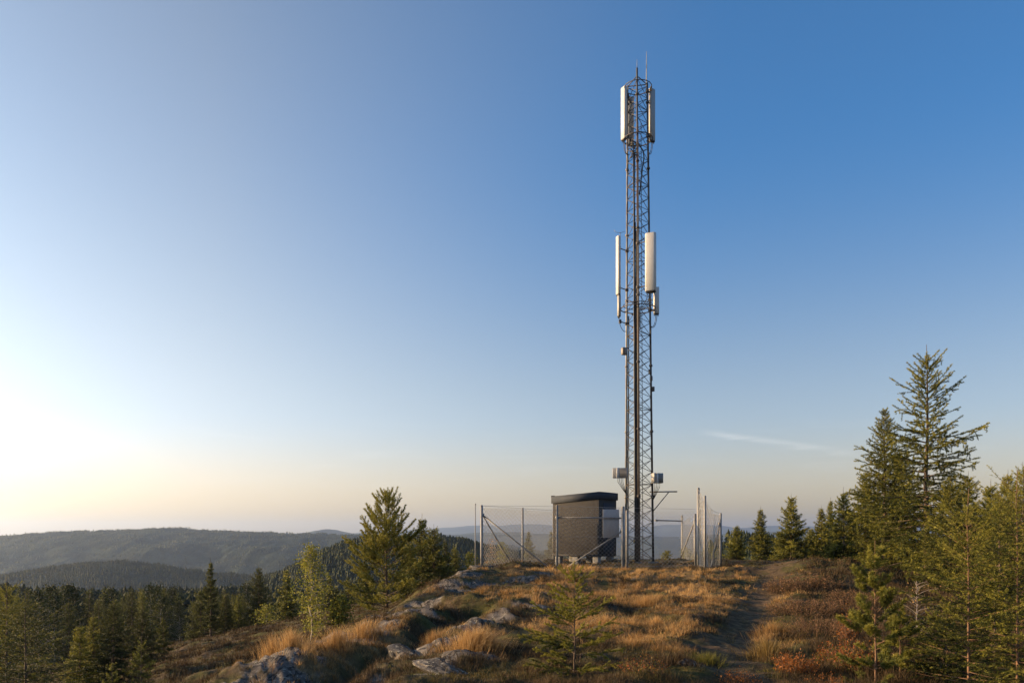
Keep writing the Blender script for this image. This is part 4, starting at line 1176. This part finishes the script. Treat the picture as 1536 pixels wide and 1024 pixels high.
# single tussocks and shrubs that stand out
def tussock(px, D, h, spread, per, mat, label, name='grass_tussock', cat='grass tussock', lean=.8, width=.0045, tint=.6, wind=0.0):
    x0, y0 = wx(px, D), D; z0 = gz(x0, y0)
    a = rng.uniform(0, 2 * np.pi, per); rr = np.abs(rng.normal(0, .6, per)) * spread
    xx, yy = x0 + rr * np.cos(a), y0 + rr * np.sin(a)
    P = np.stack([xx - x0, yy - y0, ground(xx, yy) - z0 - .02], 1)
    ca, sa = np.cos(a) * rr / spread * .9 + wind + rng.normal(0, .35, per), np.sin(a) * rr / spread * .9 + rng.normal(0, .35, per)
    V, q, t3, tt = blades(P, h * rng.uniform(.55, 1.15, per), np.arctan2(sa, ca), lean * np.clip(np.hypot(ca, sa), .1, 1.3), width * rng.uniform(.7, 1.3, per), np.clip(tint + rng.normal(0, .18, per), 0, 1))
    o = mk(name, V, [q, t3], M[mat], None, {'tint': tt}); o.location = (x0, y0, z0); tag(o, label, cat); return o
tussock(715, 11.0, .40, .34, 2600, 'straw', 'large golden windswept grass tussock in the middle of the lower knoll', wind=.5, tint=.7)
tussock(408, 12.2, .42, .22, 420, 'straw', 'tall thin golden grass clump standing highest on the left ridge', lean=.35, tint=.6)
tussock(440, 12.0, .38, .3, 700, 'straw', 'golden grass clump right of the tallest clump on the left ridge', lean=.5, tint=.65)
tussock(505, 12.6, .36, .28, 520, 'straw', 'loose golden grass clump at the middle of the left ridge', lean=.5, tint=.6)
tussock(545, 13.5, .34, .3, 520, 'straw', 'golden grass clump on the left ridge nearest the birch bush', lean=.55, tint=.6)
tussock(650, 13.2, .28, .22, 500, 'straw', 'thin straw grass clump above the grey rock', lean=.4, tint=.5)
tussock(985, 13.5, .22, .16, 500, 'straw', 'spiky little grass tussock right of the centre spruce sapling', lean=.9, tint=.65)
tussock(1150, 11.2, .30, .26, 700, 'sedge', 'olive grass tussock on the right bank of the path', lean=.6, tint=.7)
tussock(1158, 13.4, .30, .3, 700, 'straw', 'pale grass tussock on the right bank of the path above the olive one', lean=.7, tint=.5)
tussock(1062, 10.4, .20, .22, 600, 'moss', 'yellow-green crowberry tuft left of the path', name='low_shrub', cat='shrub', lean=.7, tint=.85)
tussock(968, 17.0, .30, .4, 1200, 'straw', 'broad pale grass tussock on the slope below the thick fence post', lean=.9, tint=.55)
def shrub(px, D, w_, h, n, mat, label, name, cat='shrub', leaf=.02, twigs=60):
    x0, y0 = wx(px, D), D; z0 = gz(x0, y0)
    root = empty(name, (x0, y0, z0)); tag(root, label, cat)
    tb = MB(); tips = []
    for k in range(twigs):
        a = random.uniform(0, 6.28); rr = w_ * .5 * math.sqrt(random.random()); hh = h * random.uniform(.5, 1.1) * (1 - .5 * (rr / (w_ * .5)) ** 2)
        p0 = Vector((rr * .6 * math.cos(a), rr * .6 * math.sin(a), -.06)); p2 = Vector((rr * math.cos(a) + random.gauss(0, .03), rr * math.sin(a) + random.gauss(0, .03), hh))
        P = [p0, p0.lerp(p2, .5) + Vector((random.gauss(0, .02), random.gauss(0, .02), 0)), p2]
        tb.path(P, [.004, .003, .0012], 4, False); tips.append(P)
    tb.build('stem', M['bark_red'], root)
    T = np.array([[tuple(q) for q in P] for P in tips]); i = rng.integers(0, len(T), n); u = rng.uniform(.25, 1.05, n)[:, None]
    Pp = np.where(u < .5, T[i, 0] + (T[i, 1] - T[i, 0]) * u * 2, T[i, 1] + (T[i, 2] - T[i, 1]) * (u * 2 - 1)) + rng.normal(0, leaf * 1.1, (n, 3))
    a = unit(rng.normal(size=(n, 3))); b_ = unit(np.cross(a, rng.normal(size=(n, 3)))); s = leaf * rng.uniform(.6, 1.2, (n, 1))
    V = np.stack([Pp - a * s * .6, Pp + b_ * s * .4, Pp + a * s * .6, Pp - b_ * s * .4], 1).reshape(-1, 3)
    tv = np.clip(.2 + .5 * u[:, 0] + rng.normal(0, .22, n), 0, 1)
    mk('foliage', V, [np.arange(4 * n).reshape(-1, 4)], M[mat], root, {'tint': np.repeat(tv, 4)})
shrub(1192, 9.9, .55, .27, 1700, 'leaf_orange', 'orange autumn shrub at the right bank of the path foot', 'autumn_shrub', leaf=.020)
shrub(1285, 10.0, .60, .38, 2200, 'leaf_bilberry', 'green and rust bilberry bush left of the bright young pine', 'bilberry_bush', leaf=.020)
shrub(1248, 10.6, .5, .30, 1500, 'leaf_bilberry', 'smaller bilberry bush between the orange shrub and the larger bilberry bush', 'bilberry_bush', leaf=.018)
shrub(1268, 11.4, .22, .50, 500, 'leaf_orange', 'upright orange shoot behind the larger bilberry bush', 'autumn_shrub', leaf=.022, twigs=16)
shrub(1110, 8.95, .5, .16, 900, 'leaf_orange', 'low rusty shrub at the bottom of the path', 'autumn_shrub', leaf=.017)
shrub(965, 8.9, .6, .15, 900, 'leaf_bilberry', 'low olive and rust shrub at the bottom edge right of the centre sapling', 'bilberry_bush', leaf=.017)
shrub(1240, 9.1, .5, .18, 900, 'leaf_orange', 'low rusty shrub in front of the bilberry bushes at the bottom edge', 'autumn_shrub', leaf=.017)
def heather_bush(px, D, w_, h, label, mat='leaf_heather'):
    shrub(px, D, w_ * 1.25, h * .85, int(4200 * w_), mat, label, 'heather_bush', leaf=.016 * max(1, D / 13), twigs=int(110 * w_))
heather_bush(1180, 20.5, 1.0, .42, 'rusty heather bush on the left flank of the mound')
heather_bush(1218, 21, 1.3, .46, 'broad brown heather bush on the face of the mound')
heather_bush(1200, 15.5, 1.2, .42, 'wide olive brown heather bush right of the path below the mound')
heather_bush(1255, 15.8, 1.2, .44, 'pinkish heather bush right of the wide olive brown one')
heather_bush(1225, 13.0, 1.0, .36, 'dark heather bush above the orange shrub')
heather_bush(1290, 17.5, 1.2, .45, 'heather bush at the foot of the dense rounded conifer')
heather_bush(1300, 13.5, 1.0, .4, 'shaded heather bush behind the bright young pine')
